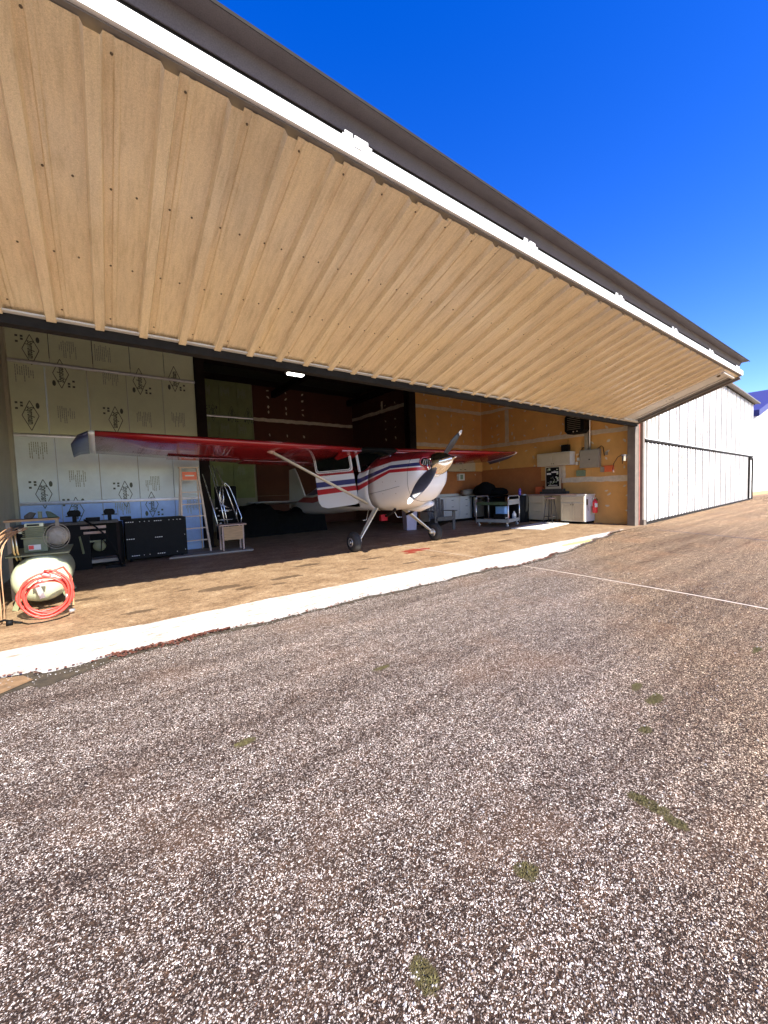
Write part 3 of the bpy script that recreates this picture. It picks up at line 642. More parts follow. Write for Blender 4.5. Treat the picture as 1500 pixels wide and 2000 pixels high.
# upper leaf going back up to the header, seen edge-on
mb = MB(); U0, U1 = Vector((0, 2.50, 4.002)), Vector((0, 4.60, 4.90)); un = Vector((0, -(U1-U0).z, (U1-U0).y)).normalized()
mb.prism([U0 + Vector((-4.2,0,0)), U1 + Vector((-4.2,0,0)), U1 + un * .05 + Vector((-4.2,0,0)), U0 + un * .05 + Vector((-4.2,0,0))], (XD + 4.2, 0, 0)); obj('upper_leaf', mb, 'sheet', door)
mb = MB(); mb.prism([(XD - .05, 2.51, 3.85), (XD - .05, 4.60, 4.75), (XD - .05, 4.60, 4.89), (XD - .05, 2.51, 3.99)], (.05, 0, 0)); obj('upper_end_rail', mb, 'jamb', door)
mb = MB(); mb.tube([(6.5, 4.9, 2.9), (6.5, 4.9, 4.8)], .004, 5); mb.tube([(9.6, 4.9, 2.9), (9.6, 4.9, 4.8)], .004, 5); obj('lift_cable', mb, 'steel_dark', door)

# ------------------------------------------------------------------ neighbouring hangar row (sunlit white)
nb = thing('neighbour_hangar', (12.85, 4.65, 0), 'sunlit white ribbed hangar row with closed door right of the open one', 'hangar')
E0 = Vector((12.85, 4.65, 0)); E1 = Vector((30.76, 5.58, 0)); ed = (E1 - E0).normalized(); en = Vector((ed.y, -ed.x, 0))
EL = (E1 - E0).length
def nbp(s_, z, h=0): return E0 + ed * s_ + Vector((0, 0, z)) + en * h
def nbskin(s0, s1, z0, z1, per=.354):
    prof = [(s0, 0)]; k = s0 + per / 2
    while k < s1 - .08:
        for dx, h in ((-.046, 0), (-.042, .045), (.03, .045), (.055, 0)): prof.append((k + dx, h))
        k += per
    prof.append((s1, 0)); mb = MB(); n_ = len(prof)
    vs = [nbp(a, z0, h) for a, h in prof] + [nbp(a, z1, h) for a, h in prof]
    mb.add(vs, [(i, i+1, n_+i+1, n_+i) for i in range(n_-1)]); return mb
s_ = 0.0
SEAMS = []
while s_ < EL - .1:
    e_ = min(s_ + 1.062, EL)
    hh1 = 5.42
    if e_ < 16.5: obj('metal_sheet', nbskin(s_ + .012, e_ - .012, .09, 2.40), 'sheet2', nb)
    elif s_ < 16.3: obj('metal_sheet', nbskin(s_ + .012, 16.52, .09, 2.40), 'sheet2', nb)
    obj('metal_sheet', nbskin(s_ + .012, e_ - .012, 2.52, hh1), 'sheet2', nb)
    m3 = MB(); q_ = s_ + .006 + .177
    for z0, z1 in (((.09, 2.40),) if q_ < 16.5 else ()) + ((2.52, 5.41),): m3.prism([nbp(q_ - .060, z0, -.01), nbp(q_ - .047, z0, -.01), nbp(q_ - .047, z1, -.01), nbp(q_ - .060, z1, -.01)], en * .057)
    SEAMS.append(m3); s_ = e_
def nbbox(s0, s1, z0, z1, h0, h1):
    mb = MB(); mb.prism([nbp(s0, z0, h0), nbp(s1, z0, h0), nbp(s1, z1, h0), nbp(s0, z1, h0)], en * (h1 - h0)); return mb
obj('backing_wall', nbbox(0, EL, 0, 5.42, -.12, -.02), 'rail_dark', nb)
K['lap'] = mat('lap_shade_grey', (0.42, 0.40, 0.37), 0.6)  # grey of the lap bars stands in for shaded rib sides
for m3 in SEAMS: obj('lap_shade_seam', m3, 'lap', nb)
obj('hinge_rail', nbbox(0, EL, 2.43, 2.49, -.015, .05), 'rail_dark', nb)
obj('hinge_trim', nbbox(0, EL, 2.493, 2.517, -.015, .035), 'sheet2', nb)
obj('bottom_seal', nbbox(0, EL, 0, .085, -.015, .03), 'rail_dark', nb)
ms = nbbox(16.62, 17.48, .1, 2.28, -.01, .03); dd = obj('entry_door', ms, 'sheet2', nb)
mb = MB()
for q in ((16.53, 16.62, .085, 2.38), (17.48, 17.57, .085, 2.38), (16.62, 17.48, 2.29, 2.38)): 
    m2 = nbbox(*q[:2], q[2], q[3], -.01, .09); mb.add(m2.v, m2.f)
obj('entry_frame', mb, 'rail_dark', dd)
mb = MB(); mb.tube([nbp(17.38, 1.05, .03), nbp(17.38, 1.05, .09), nbp(17.28, 1.05, .09)], .014, 6); obj('handle', mb, 'rail_dark', dd)
obj('door_gap_trim', nbbox(17.58, EL, .09, 2.40, -.01, .02), 'sheet2', nb)
mb = MB(); m2 = nbbox(0, EL, 5.42, 5.47, -.02, .05); obj('closure_strip', m2, 'rail_dark', nb)
mb = MB(); mb.prism([nbp(0, 5.475, .28), nbp(0, 5.475, -1), nbp(0, 5.8, -1), nbp(0, 5.53, .28)], ed * (EL + .15)); obj('eave_soffit', mb, 'soff', nb)
mb = MB(); mb.prism([nbp(0, 5.801, -1), nbp(0, 5.801, -9), nbp(0, 6.4, -5)], ed * EL); obj('roof', mb, 'sheet2', nb)
mb = MB(); mb.prism([nbp(EL, 0, -.12), nbp(EL, 5.42, -.12), nbp(EL, 5.42, -9), nbp(EL, 0, -9)], ed * -.1); obj('side_wall', mb, 'sheet2', nb)
for i in range(int(EL / .354)):
    pass
# far white hangar behind it
fh = thing('distant_hangar', (44, 7, 0), 'far white hangar with blue roof trim beyond the end of the row', 'hangar')
GX0, GX1, GY = 36.4, 58.0, 6.6
gz = lambda xx: 5.45 + .27 * ((GX1 - GX0) / 2 - abs(xx - (GX0 + GX1) / 2))
prof = []
for i in range(int((GX1 - GX0) / .36)):
    for dx, h in ((0, 0), (.14, 0), (.17, .03), (.23, .03), (.26, 0)): prof.append((GX0 + i * .36 + dx, h))
n_ = len(prof); mb = MB()
mb.add([(xx, GY - h, .25) for xx, h in prof] + [(xx, GY - h, gz(xx)) for xx, h in prof], [(i, i+1, n_+i+1, n_+i) for i in range(n_-1)]); obj('gable_wall', mb, 'sheet2', fh)
GM = (GX0 + GX1) / 2
mb = MB(); mb.prism([(GX0, GY + .03, 0), (GX1, GY + .03, 0), (GX1, GY + .03, 5.4), (GM, GY + .03, gz(GM) - .05), (GX0, GY + .03, 5.4)], (0, 14, 0)); obj('body_wall', mb, 'sheet2', fh)
mb = MB()
for (xa, za, xb, zb) in ((GX0 - .3, 5.37, GM, gz(GM)), (GM, gz(GM), GX1 + .3, 5.37)): mb.prism([(xa, GY - .35, za), (xb, GY - .35, zb), (xb, GY - .35, zb + .42), (xa, GY - .35, za + .42)], (0, 15, 0))
obj('roof', mb, 'gable', fh)
mb = MB(); mb.box((GX0, GY - .05, 0), (GX1, GY, .24)); obj('base_strip', mb, 'wood', fh)
sheet('dirt_verge', [(32.5, 5.9), (90, 5.9), (90, 6.58), (32.5, 6.58)], .01, mat('brown_verge', (.25, .15, .08), .9, 0, .3, 3), 'structure')

# ------------------------------------------------------------------ aeroplane
PX = 5.45
ap = thing('airplane', (PX, 6.9, 0), 'red and white high wing tailwheel airplane parked nose out in the hangar', 'airplane')
def ring(y, w_, zt_, zb_, nt_=2.4, nb_=2.6, n=32, x0=PX):
    zc = (zt_ * .45 + zb_ * .55); r_ = []
    for k in range(n):
        th = 2 * math.pi * k / n; c_, s2 = math.cos(th), math.sin(th); e = nt_ if s2 >= 0 else nb_
        x_ = w_ * abs(c_) ** (2 / e) * (1 if c_ >= 0 else -1); h = (zt_ - zc) if s2 >= 0 else (zc - zb_)
        r_.append((x0 + x_, y, zc + h * abs(s2) ** (2 / e) * (1 if s2 >= 0 else -1)))
    return r_
cow = [ring(5.66, .27, 1.93, 1.52), ring(5.68, .36, 1.99, 1.40), ring(5.75, .43, 2.02, 1.24), ring(5.92, .47, 2.04, 1.04), ring(6.15, .49, 2.055, .93), ring(6.55, .505, 2.065, .85), ring(7.0, .515, 2.07, .81), ring(7.3, .52, 2.06, .80)]
mb = MB(); mb.loft(cow, cap=True); cw = obj('cowling', mb, 'hull', ap)
# cabin and tail
def doorcut(c): return c.x < PX - .42 and 7.7 < c.y < 8.75 and .93 < c.z < 1.72
body = [ring(7.302, .52, 2.05, .80, 2.4), ring(7.45, .52, 1.95, .80, 2.6), ring(7.62, .525, 1.80, .80, 3.5, 3.0), ring(7.72, .53, 1.76, .80, 5, 3.2), ring(8.0, .53, 1.755, .79, 6, 3.4), ring(8.4, .53, 1.75, .78, 6, 3.4), ring(8.74, .53, 1.74, .76, 6, 3.4), ring(8.9, .52, 1.74, .74, 6, 3.2), ring(9.3, .49, 1.80, .70, 2.6), ring(10.0, .40, 1.62, .64, 2.4), ring(11.0, .27, 1.33, .60, 2.2), ring(12.2, .12, 1.02, .60, 2), ring(12.8, .05, .9, .64, 2)]
mb = MB(); mb.loft(body, skip=doorcut); fu = obj('fuselage', mb, 'hull', ap)
mb = MB(); mb.box((PX - .40, 7.66, 1.0), (PX + .45, 7.74, 1.85)); pnl = obj('instrument_panel', mb, 'black', ap)
mb = MB(); mb.box((PX - .48, 7.75, .9), (PX + .5, 9.2, .93)); obj('cabin_floor', mb, 'soot', ap)
mb = MB(); mb.box((PX + .505, 7.75, .93), (PX + .515, 9.0, 1.74)); obj('cabin_lining', mb, 'soot', ap)
for sx in (-.25, .25):
    mb = MB(); mb.box((PX + sx - .2, 8.25, 1.05), (PX + sx + .2, 8.7, 1.18)); mb.bar((PX + sx, 8.72, 1.15), (PX + sx, 8.86, 1.72), .40, .10, (0, 1, 0)); obj('seat', mb, 'seat', ap, bevel=.03)
# greenhouse: pillars, roof, glass
ROOFZ = 2.245
mb = MB(); g_ = []
for i in range(13):
    a = -1 + i / 6
    g_.append([Vector((PX + .505 * a, 7.18 + .46 * a * a, 2.065 - .33 * a * a)), Vector((PX + .50 * a, 7.38 + .38 * a * a, 2.16 - .15 * a * a)), Vector((PX + .48 * a, 7.62 + .24 * a * a, 2.245 - .02 * a * a)), Vector((PX + .47 * a, 7.86, 2.29))])
vs = [p for r_ in g_ for p in r_]; mb.add(vs, [(i*4+j, (i+1)*4+j, (i+1)*4+j+1, i*4+j+1) for i in range(12) for j in range(3)], True); obj('windshield', mb, 'glass', ap)
for sx in (-1, 1):
    mb = MB(); mb.bar((PX + sx * .518, 7.62, 1.72), (PX + sx * .49, 7.80, 2.20), .05, .035, (0, 1, 0)); mb.bar((PX + sx * .52, 8.75, 1.72), (PX + sx * .49, 8.85, 2.2), .06, .03, (0, 1, 0)); obj('cabin_post', mb, 'white', ap)
    mb = MB(); mb.prism([(PX + sx * .515, 8.80, 1.76), (PX + sx * .50, 9.35, 1.74), (PX + sx * .47, 9.30, 2.05), (PX + sx * .49, 8.86, 2.16)], (-sx * .01, 0, 0)); obj('rear_window', mb, 'glass', ap)
mb = MB(); mb.prism([(PX + .52, 7.72, 1.76), (PX + .52, 8.75, 1.75), (PX + .49, 8.82, 2.17), (PX + .49, 7.86, 2.19)], (-.01, 0, 0)); obj('side_window', mb, 'glass', ap)
mb = MB(); mb.prism([(PX - .5, 7.86, 2.20), (PX - .5, 8.9, 2.10), (PX - .5, 9.4, 1.85), (PX - .5, 9.4, 1.90), (PX - .5, 9.0, 2.24), (PX - .5, 7.86, 2.295)], (1.0, 0, 0)); obj('cabin_roof', mb, 'red', ap)
# wing
def foil(xo, yl, zl, ch, th, tw=R(10.5), n=12):
    up_ = [0, .012, .05, .12, .25, .4, .6, .8, 1.0]; yt = [0, .28, .58, .84, 1.0, .96, .72, .40, .03]; yb = [0, -.22, -.36, -.42, -.42, -.38, -.27, -.14, -.0]
    pts = [(c_, t_) for c_, t_ in zip(up_, yt)] + [(c_, t_) for c_, t_ in zip(up_[::-1], yb[::-1])][:-1]; r_ = []
    for c_, t_ in pts:
        dy, dz = c_ * ch, t_ * th * .62
        r_.append((PX + xo, yl + dy * math.cos(tw) + dz * math.sin(tw), zl - dy * math.sin(tw) + dz * math.cos(tw)))
    return r_
for sx in (-1, 1):
    mb = MB(); secs = [foil(sx * .52, 7.5, 2.235, 1.60, .2), foil(sx * 2.6, 7.5, 2.275, 1.60, .2), foil(sx * 4.2, 7.54, 2.305, 1.38, .18), foil(sx * 5.42, 7.58, 2.33, 1.20, .15)]
    mb.loft(secs); wg = obj('wing', mb, 'red', ap)
    # aileron and flap seams as raised skins on the underside
    mb = MB(); mb.loft([foil(sx * 5.425, 7.58, 2.33, 1.20, .15), foil(sx * 5.50, 7.59, 2.33, 1.19, .14)]); obj('tip_band', mb, 'white', ap)
    mb = MB(); mb.loft([foil(sx * 5.505, 7.60, 2.328, 1.19, .14), foil(sx * 5.64, 7.78, 2.285, 1.05, .11), foil(sx * 5.74, 8.08, 2.19, .80, .05)]); obj('wing_tip', mb, 'navy', ap)
    mb = MB(); tw = R(10.5)
    def up2(xo, ch_, zo=0): return Vector((PX + sx * xo, 7.5 + ch_ * math.cos(tw), 2.235 + .0185 * xo - ch_ * math.sin(tw) - zo))
    for (x0, x1, c0, c1) in ((.62, 2.85, 1.14, 1.59), (2.95, 4.3, 1.08, 1.4)):
        q = [up2(x0, c0, .052), up2(x1, c0, .052), up2(x1, c1, .018), up2(x0, c1, .018)]; mb.prism(q, (0, 0, -.006))
    obj('flap' , mb, 'red', ap)
    mb = MB(); mb.prism([up2(.50, .03, .02), up2(1.0, .05, .04), up2(.95, .50, .09), up2(.52, .70, .14)], (0, 0, -.035)); obj('wing_root_fairing', mb, 'red', ap)
    # lift strut, fairings
    s0 = Vector((PX + sx * 2.52, 7.92, 2.17)); s1 = Vector((PX + sx * .50, 7.38, .99)); d_ = (s1 - s0).normalized(); fw = (Vector((0, -1, 0)) - d_ * -d_.y).normalized(); ud = d_.cross(fw)
    rr = []
    for p in (s0, s1):
        rr.append([p + fw * .065 * math.cos(q) * (1.0) + ud * .026 * math.sin(q) for q in [i * math.pi / 6 for i in range(12)]])
    mb = MB(); mb.loft(rr); st = obj('wing_strut', mb, 'cream', ap)
    mb = MB(); mb.loft([[s0 - d_ * .08 + fw * .13 * math.cos(q) + ud * .06 * math.sin(q) for q in [i * math.pi / 6 for i in range(12)]], [s0 + d_ * .10 + fw * .068 * math.cos(q) + ud * .030 * math.sin(q) for q in [i * math.pi / 6 for i in range(12)]]]); obj('strut_fairing', mb, 'wood2', st)
    # main gear
    l0 = Vector((PX + sx * .38, 7.22, .86)); l1 = Vector((PX + sx * 1.02, 6.93, .26))
    mb = MB(); mb.bar(l0, l1, .16, .03, (1 * sx, 0, .9), .075, .022); mb.lathe(l1 + Vector((-sx * .02, 0, -.04)), (sx, 0, 0), [(0, .04), (.1, .04), (.12, .02)], 10); obj('gear_leg', mb, 'cream', ap)
    wc = Vector((PX + sx * 1.17, 6.93, .21))
    mb = MB(); mb.lathe(wc - Vector((sx * .085, 0, 0)), (sx, 0, 0), [(0, .10), (.0, .155), (.02, .19), (.05, .208), (.085, .212), (.12, .208), (.15, .19), (.17, .155), (.17, .10)], 28); ty = obj('main_wheel', mb, 'tyre', ap)
    mb = MB()
    for gx in (.055, .085, .115): mb.tube([wc + Vector((sx * (gx - .085), .2135 * math.cos(a), .2135 * math.sin(a))) for a in [i * 2 * math.pi / 28 for i in range(28)]], .004, 4, True)
    obj('tread_rib', mb, 'tyre', ty)
    mb = MB(); mb.lathe(wc - Vector((sx * .09, 0, 0)), (sx, 0, 0), [(0, .05), (0, .095), (.18, .095), (.18, .06), (.165, .05), (.165, .03), (.19, .028)], 18); obj('hub', mb, 'galv', ty)
    # belly step
    mb = MB(); bx = PX + sx * .40 - .0; mb.tube([(bx - .05*sx, 7.55, .84), (bx + sx * .06, 7.50, .60), (bx + sx * .18, 7.46, .60)], .010, 6); obj('boarding_step', mb, 'alum', ap)
    # intake beside the spinner
    ic = Vector((PX + sx * .27, 5.655, 1.80))
    mb = MB(); mb.loft([[ic + Vector((.135 * math.cos(q) * 1.0, -.012, .085 * math.sin(q))) for q in [i * math.pi / 8 for i in range(16)]], [ic + Vector((.125 * math.cos(q), .03, .078 * math.sin(q))) for q in [i * math.pi / 8 for i in range(16)]]]); it = obj('cowl_intake', mb, 'soot', cw)
    mb = MB(); mb.tube([ic + Vector((.14 * math.cos(q), -.012, .09 * math.sin(q))) for q in [i * math.pi / 8 for i in range(16)]], .016, 8, True); obj('intake_lip', mb, 'red' if True else 'white', cw)
    mb = MB()
    for j in range(3): mb.bar(ic + Vector((-.08 + .06 * j, -.018, -.06)), ic + Vector((-.03 + .05 * j, -.018, .05)), .02, .006, (0, 1, 0))
    obj('engine_baffle', mb, 'grey', cw)
    # stabiliser
    mb = MB(); mb.loft([foil(sx * .05, 12.1, 1.00, .9, .08, R(8)), foil(sx * 1.6, 12.3, 1.02, .6, .05, R(8))]); obj('tailplane', mb, 'white', ap)
# centre wing skylight
mb = MB(); mb.loft([foil(-.518, 7.5, 2.235, 1.6, .2), foil(.518, 7.5, 2.235, 1.6, .2)]); obj('wing_centre', mb, 'black', ap)
mb = MB(); mb.prism([(PX - .02, 11.7, 1.15), (PX - .02, 12.2, 1.85), (PX - .02, 12.45, 2.1), (PX - .02, 12.9, 2.08), (PX - .02, 13.0, .75), (PX - .02, 12.5, .8)], (.04, 0, 0)); obj('tail_fin', mb, 'white', ap)
mb = MB(); mb.lathe((PX - .04, 12.75, .12), (1, 0, 0), [(0, .05), (0, .11), (.02, .12), (.06, .12), (.08, .11), (.08, .05)], 16); mb.bar((PX, 12.3, .62), (PX, 12.75, .16), .05, .02); obj('tail_wheel', mb, 'tyre', ap)
# louvre on the cowling's right cheek
lv = Vector((PX + .12, 5.84, 1.47))
cd = Vector((.27, .04, 0)).normalized(); cu_ = Vector((0, -.32, .95)).normalized(); cn = cd.cross(cu_); 
def lp(a, b_, h): return lv + cd * a + cu_ * b_ + cn * h
mb = MB(); mb.prism([lp(-.15, -.10, .0), lp(.15, -.10, .0), lp(.15, .10, .0), lp(-.15, .10, .0)], cn * .012); lo = obj('cowl_louvre', mb, 'soot', cw)
mb = MB()
for j in range(5): mb.prism([lp(-.13, -.085 + .04 * j, .014), lp(.13, -.085 + .04 * j, .014), lp(.13, -.070 + .04 * j, .030), lp(-.13, -.070 + .04 * j, .030)], cn * .004)
mb.prism([lp(.135, -.10, .012), lp(.15, -.10, .012), lp(.15, .10, .012), lp(.135, .10, .012)], cn * .012)
obj('louvre_slat', mb, 'white', lo)
# chin scoop, exhausts, fasteners
mb = MB(); mb.loft([ring(6.0, .10, 1.02, .90, 2, 2, 12, PX + .18), ring(6.35, .12, .92, .78, 2, 2, 12, PX + .18), ring(6.8, .1, .86, .80, 2, 2, 12, PX + .18)]); obj('chin_scoop', mb, 'white', ap)
mb = MB(); mb.tube([(PX + .3, 6.6, .86), (PX + .3, 6.75, .76), (PX + .3, 6.95, .70)], .03, 10); mb.tube([(PX - .3, 6.6, .86), (PX - .3, 6.75, .76), (PX - .3, 6.95, .70)], .03, 10); obj('exhaust_stack', mb, 'steel_dark', ap)
mb = MB()
for y in (5.9, 6.1, 6.3, 6.5, 6.7, 6.9, 7.1):
    mb.lathe((PX - .506 + .0, y, 1.78), (-1, 0, .2), [(0, .007), (.004, .005)], 6)
for y in (6.3, 6.75, 7.2):
    for z in (1.45, 1.2): mb.lathe((PX - .508, y, z), (-1, 0, 0), [(0, .009), (.004, .006)], 6)
obj('fastener', mb, 'screw', cw)
mb = MB(); mb.bar((PX - .42, 6.55, 1.995), (PX - .42, 6.95, 1.96), .012, .012); obj('cowl_hinge', mb, 'alum', cw)
for rg in (ring(7.285, .521, 2.062, .798), ring(5.96, .473, 2.042, 1.018)):
    mb = MB(); mb.tube(rg, .0035, 5, True); obj('panel_seam', mb, 'rail_dark', cw)
mb = MB(); mb.tube([(PX - .463, 6.0, 1.37), (PX - .497, 6.3, 1.33), (PX - .508, 6.7, 1.27), (PX - .519, 7.25, 1.2)], .003, 5); obj('panel_seam', mb, 'rail_dark', cw)
# spinner and propeller
ax_ = Vector((0, -math.cos(R(11)), math.sin(R(11)))); hub = Vector((PX, 5.60, 1.755))
mb = MB(); mb.lathe(hub - ax_ * .06, ax_, [(0, .215), (.04, .225), (.12, .222), (.22, .198), (.34, .142), (.45, .068), (.51, .012)], 32); sp_ = obj('spinner', mb, 'chrome', ap)
mb = MB(); mb.lathe(hub - ax_ * .065, ax_, [(0, .228), (.012, .232), (.024, .228)], 32); mb.lathe(hub + ax_ * .45, ax_, [(0, .03), (.09, .004)], 12); obj('spinner_ring', mb, 'chrome', sp_)
bd = Vector((.762, 0, .648)); bd = (bd - ax_ * bd.dot(ax_)).normalized(); side = ax_.cross(bd).normalized()
pr = obj('propeller', MB().lathe(hub - ax_ * .03, ax_, [(0, .09), (.1, .09)], 16), 'blade', ap)
for sgn in (1, -1):
    rings = []; nB = 14
    for i in range(nB + 1):
        f_ = i / nB; r_ = .14 + f_ * 1.04; chd = (.09 + .14 * math.sin(math.pi * min(1, f_ * 1.05 + .12)) ** .8) if f_ < .97 else .075
        if i == nB: chd = .03
        pit = R(62 - 46 * f_ ** .7); th_ = .034 * (1 - f_) + .008
        cdv = side * sgn * math.cos(pit) + ax_ * math.sin(pit); tdv = (bd * sgn).cross(cdv).normalized()
        rings.append([hub + bd * sgn * r_ + cdv * chd * .5 * math.cos(q) * 1.0 + tdv * th_ * .5 * math.sin(q) for q in [k * math.pi / 6 for k in range(12)]])
    mb = MB(); mb.loft(rings[:13]); obj('blade', mb, 'blade', pr)
    mb = MB(); mb.loft(rings[12:]); obj('blade_tip', mb, 'white', pr)
# cabin door, standing open about its front edge
mdr = K['hull']
hin = Vector((PX - .535, 7.66, 0)); do = R(38); dv = Vector((-math.sin(do), math.cos(do), 0)); dnn = Vector((-dv.y, dv.x, 0))
lean = .15
def dp(a, z, h=0): return hin + dv * (a + (z - 1.0) * lean) + Vector((0, 0, z)) + dnn * h
outl = [(0.03, 1.0), (.0, 1.12), (.0, 1.72), (.0, 2.10), (.05, 2.155), (.80, 2.125), (.88, 2.05), (.90, 1.72), (.93, 1.05), (.88, .93), (.75, .89), (.15, .97)]
# window hole: build door as lower skin + window frame
low = [(0.0, 1.0), (0.0, 1.76), (.97, 1.72), (1.01, 1.05), (.95, .93), (.80, .885), (.10, .965)]
mb = MB(); mb.prism([dp(a, z) for a, z in low], dnn * .03); cdoor = obj('cabin_door', mb, mdr, ap)
def rr_(a0, a1, z0, z1, r_, tilt=0):
    out = []
    for (cx_, cz_, q0) in ((a1 - r_, z1 - r_, 0), (a0 + r_, z1 - r_, 90), (a0 + r_, z0 + r_, 180), (a1 - r_, z0 + r_, 270)):
        for k in range(5):
            q = R(q0 + 22.5 * k); aa = cx_ + r_ * math.cos(q); zz = cz_ + r_ * math.sin(q); out.append((aa, zz - .04 * aa))
    return out
o_ = rr_(.0, .95, 1.74, 2.19, .09); i_ = rr_(.055, .90, 1.80, 2.14, .06)
mb = MB(); n_ = len(o_); vs = [dp(a, z, 0) for a, z in o_] + [dp(a, z, 0) for a, z in i_] + [dp(a, z, .03) for a, z in o_] + [dp(a, z, .03) for a, z in i_]
fs = []
for k in range(n_):
    j = (k + 1) % n_; fs += [(k, j, n_+j, n_+k), (2*n_+k, 3*n_+k, 3*n_+j, 2*n_+j), (k, 2*n_+k, 2*n_+j, j), (n_+k, n_+j, 3*n_+j, 3*n_+k)]
mb.add(vs, fs); obj('window_frame', mb, 'white', cdoor)
mb = MB(); mb.tube([dp(a, z, .034) for a, z in rr_(.035, .92, 1.775, 2.16, .07)], .006, 5, True); obj('window_seal', mb, 'rail_dark', cdoor)
mb = MB(); mb.prism([dp(a, z, .012) for a, z in i_], dnn * .004); obj('door_glass', mb, 'glass', cdoor)
mb = MB(); mb.tube([dp(.72, 1.66, .03), dp(.72, 1.66, .055), dp(.60, 1.665, .055), dp(.60, 1.665, .03)], .008, 6); obj('handle', mb, 'alum', cdoor)

# ------------------------------------------------------------------ left bay: compressor, hose, laths, benches
cp = thing('air_compressor', (-.6, 6.7, 0), 'olive green air compressor with round tank at the left wall', 'air compressor')
mb = MB(); mb.lathe((-.60, 6.06, .355), (0, 1, 0), [(0, .02), (.01, .10), (.04, .18), (.09, .24), (.16, .275), (.24, .285), (1.1, .285), (1.2, .24), (1.26, .12), (1.28, .02)], 36); obj('tank', mb, 'olive', cp)
mb = MB()
for y in (6.25, 7.15):
    for sx in (-1, 1): mb.bar((-.60 + sx * .20, y, .18), (-.60 + sx * .26, y, .012), .05, .05)
mb.box((-.9, 6.2, .64), (-.32, 7.2, .655)); obj('tank_foot', mb, 'olive_d', cp)
mb = MB(); mb.box((-.76, 6.45, .66), (-.54, 6.75, .83)); mb.box((-.78, 6.42, .83), (-.52, 6.78, .85)); mb.box((-.74, 6.45, .85), (-.56, 6.75, .97))
for j in range(5): mb.box((-.765, 6.43, .865 + .022 * j), (-.535, 6.77, .873 + .022 * j))
obj('pump', mb, 'olive_d', cp, bevel=.006)
mb = MB(); mb.box((-.74, 6.43, .975), (-.56, 6.5, 1.02)); mb.box((-.80, 6.44, .90), (-.765, 6.5, .96)); hd = obj('pump_head', mb, 'olive', cp, bevel=.006)
mb = MB(); mb.box((-.715, 6.422, .985), (-.60, 6.429, 1.008)); obj('head_slot', mb, 'black', hd)
mb = MB(); mb.box((-.715, 6.408, .69), (-.60, 6.419, .755)); nm = obj('nameplate', mb, 'cabw', cp)
mb = MB(); mb.box((-.712, 6.404, .70), (-.665, 6.407, .748)); obj('plate_mark', mb, 'fired', nm)
mb = MB(); mb.tube([(-.47, 6.6, .83), (-.47, 6.55, .83)], .09, 20)
for r_ in (.10, .13, .16): mb.tube([(-.44, 6.42, .85) + Vector((0, 0, 0)) if False else Vector((-.44 + r_ * .8 * math.cos(q), 6.42 + .02 * math.sin(q*3), .84 + r_ * math.sin(q))) for q in [i * math.pi / 12 for i in range(24)]], .004, 5, True)
obj('belt_guard', mb, 'grey', cp)
mb = MB(); mb.lathe((-.44, 6.46, .84), (0, 1, 0), [(0, .02), (.0, .11), (.05, .12), (.06, .05)], 24)
for q in range(10):
    a = q * math.pi / 5; mb.bar((-.44, 6.455, .84), (-.44 + .11 * math.cos(a), 6.455, .84 + .11 * math.sin(a)), .006, .008)
obj('flywheel', mb, 'grey', cp)
mb = MB(); mb.tube([(-.83, 6.2, .95), (-.82, 6.2, .70), (-.8, 6.25, .6)], .012, 6); mb.tube([(-.80, 6.2, .95), (-.79, 6.2, .70), (-.77, 6.25, .6)], .012, 6); obj('riser_pipe', mb, 'brass', cp)
mb = MB(); mb.box((-.36, 6.0, .02), (-.30, 6.03, .35)); obj('side_bracket', mb, 'wood', cp)
mb = MB(); mb.lathe((-.60, 6.02, .35), (0, 1, 0), [(0, .03), (.04, .03)], 10); mb.box((-.66, 5.98, .30), (-.55, 6.03, .34)); mb.bar((-.62, 6.0, .31), (-.58, 6.0, .16), .05, .02, (0, 1, 0)); obj('drain_fitting', mb, 'galv', cp)
# red hose coil
rh = random.Random(5); pts = []
for i in range(6 * 28):
    q = i / 28 * 2 * math.pi; k = i / 28
    rx2 = .205 + .028 * math.sin(k * 2.3) + .012 * math.sin(q * 2 + k); rz = .238 - .020 * k * .6 + .02 * math.sin(k * 1.7 + 1)
    pts.append((-.515 + rx2 * math.sin(q) + .01 * math.sin(k * 3), 5.57 + .022 * k + .012 * math.sin(q * 3 + k), .300 + rz * math.cos(q) + .006 * math.sin(q * 5 + k) - .01 * k))
zmin = min(p[2] for p in pts); pts = [(x_, y_, z_ - zmin + .022) for x_, y_, z_ in pts]
mb = MB(); mb.tube(pts, .0115, 8)
mb.tube([(-.48, 5.68, .50), (-.36, 5.74, .53), (-.31, 5.78, .42), (-.29, 5.78, .28), (-.31, 5.74, .12)], .0115, 8)
hz = single('air_hose', mb, 'hose', 'coil of glossy red air hose in front of the olive compressor tank', 'hose', (-.515, 5.75, 0))
mb = MB(); mb.lathe((-.545, 5.62, .50), (1, 0, -.4), [(0, .018), (.02, .024), (.06, .018), (.09, .012)], 10); mb.lathe((-.515, 5.62, .525), (0, 0, -1), [(0, .014), (.05, .016)], 8); mb.lathe((-.34, 5.62, .24), (0, 0, -1), [(0, .016), (.06, .016)], 8); mb.lathe((-.33, 5.58, .05), (1, .3, 0), [(0, .02), (.05, .02)], 8); obj('coupler', mb, 'galv', hz)
mb = MB(); mb.tube([(-.72, 5.55, .014), (-.66, 5.45, .012), (-.55, 5.42, .012), (-.42, 5.45, .012), (-.33, 5.56, .012)], .007, 6); mb.tube([(-.98, 5.65, .02), (-.86, 5.6, .06), (-.78, 5.58, .03), (-.72, 5.55, .014)], .012, 6); mb.lathe((-.84, 5.55, .035), (1, 0, 0), [(0, .03), (.05, .03)], 10)
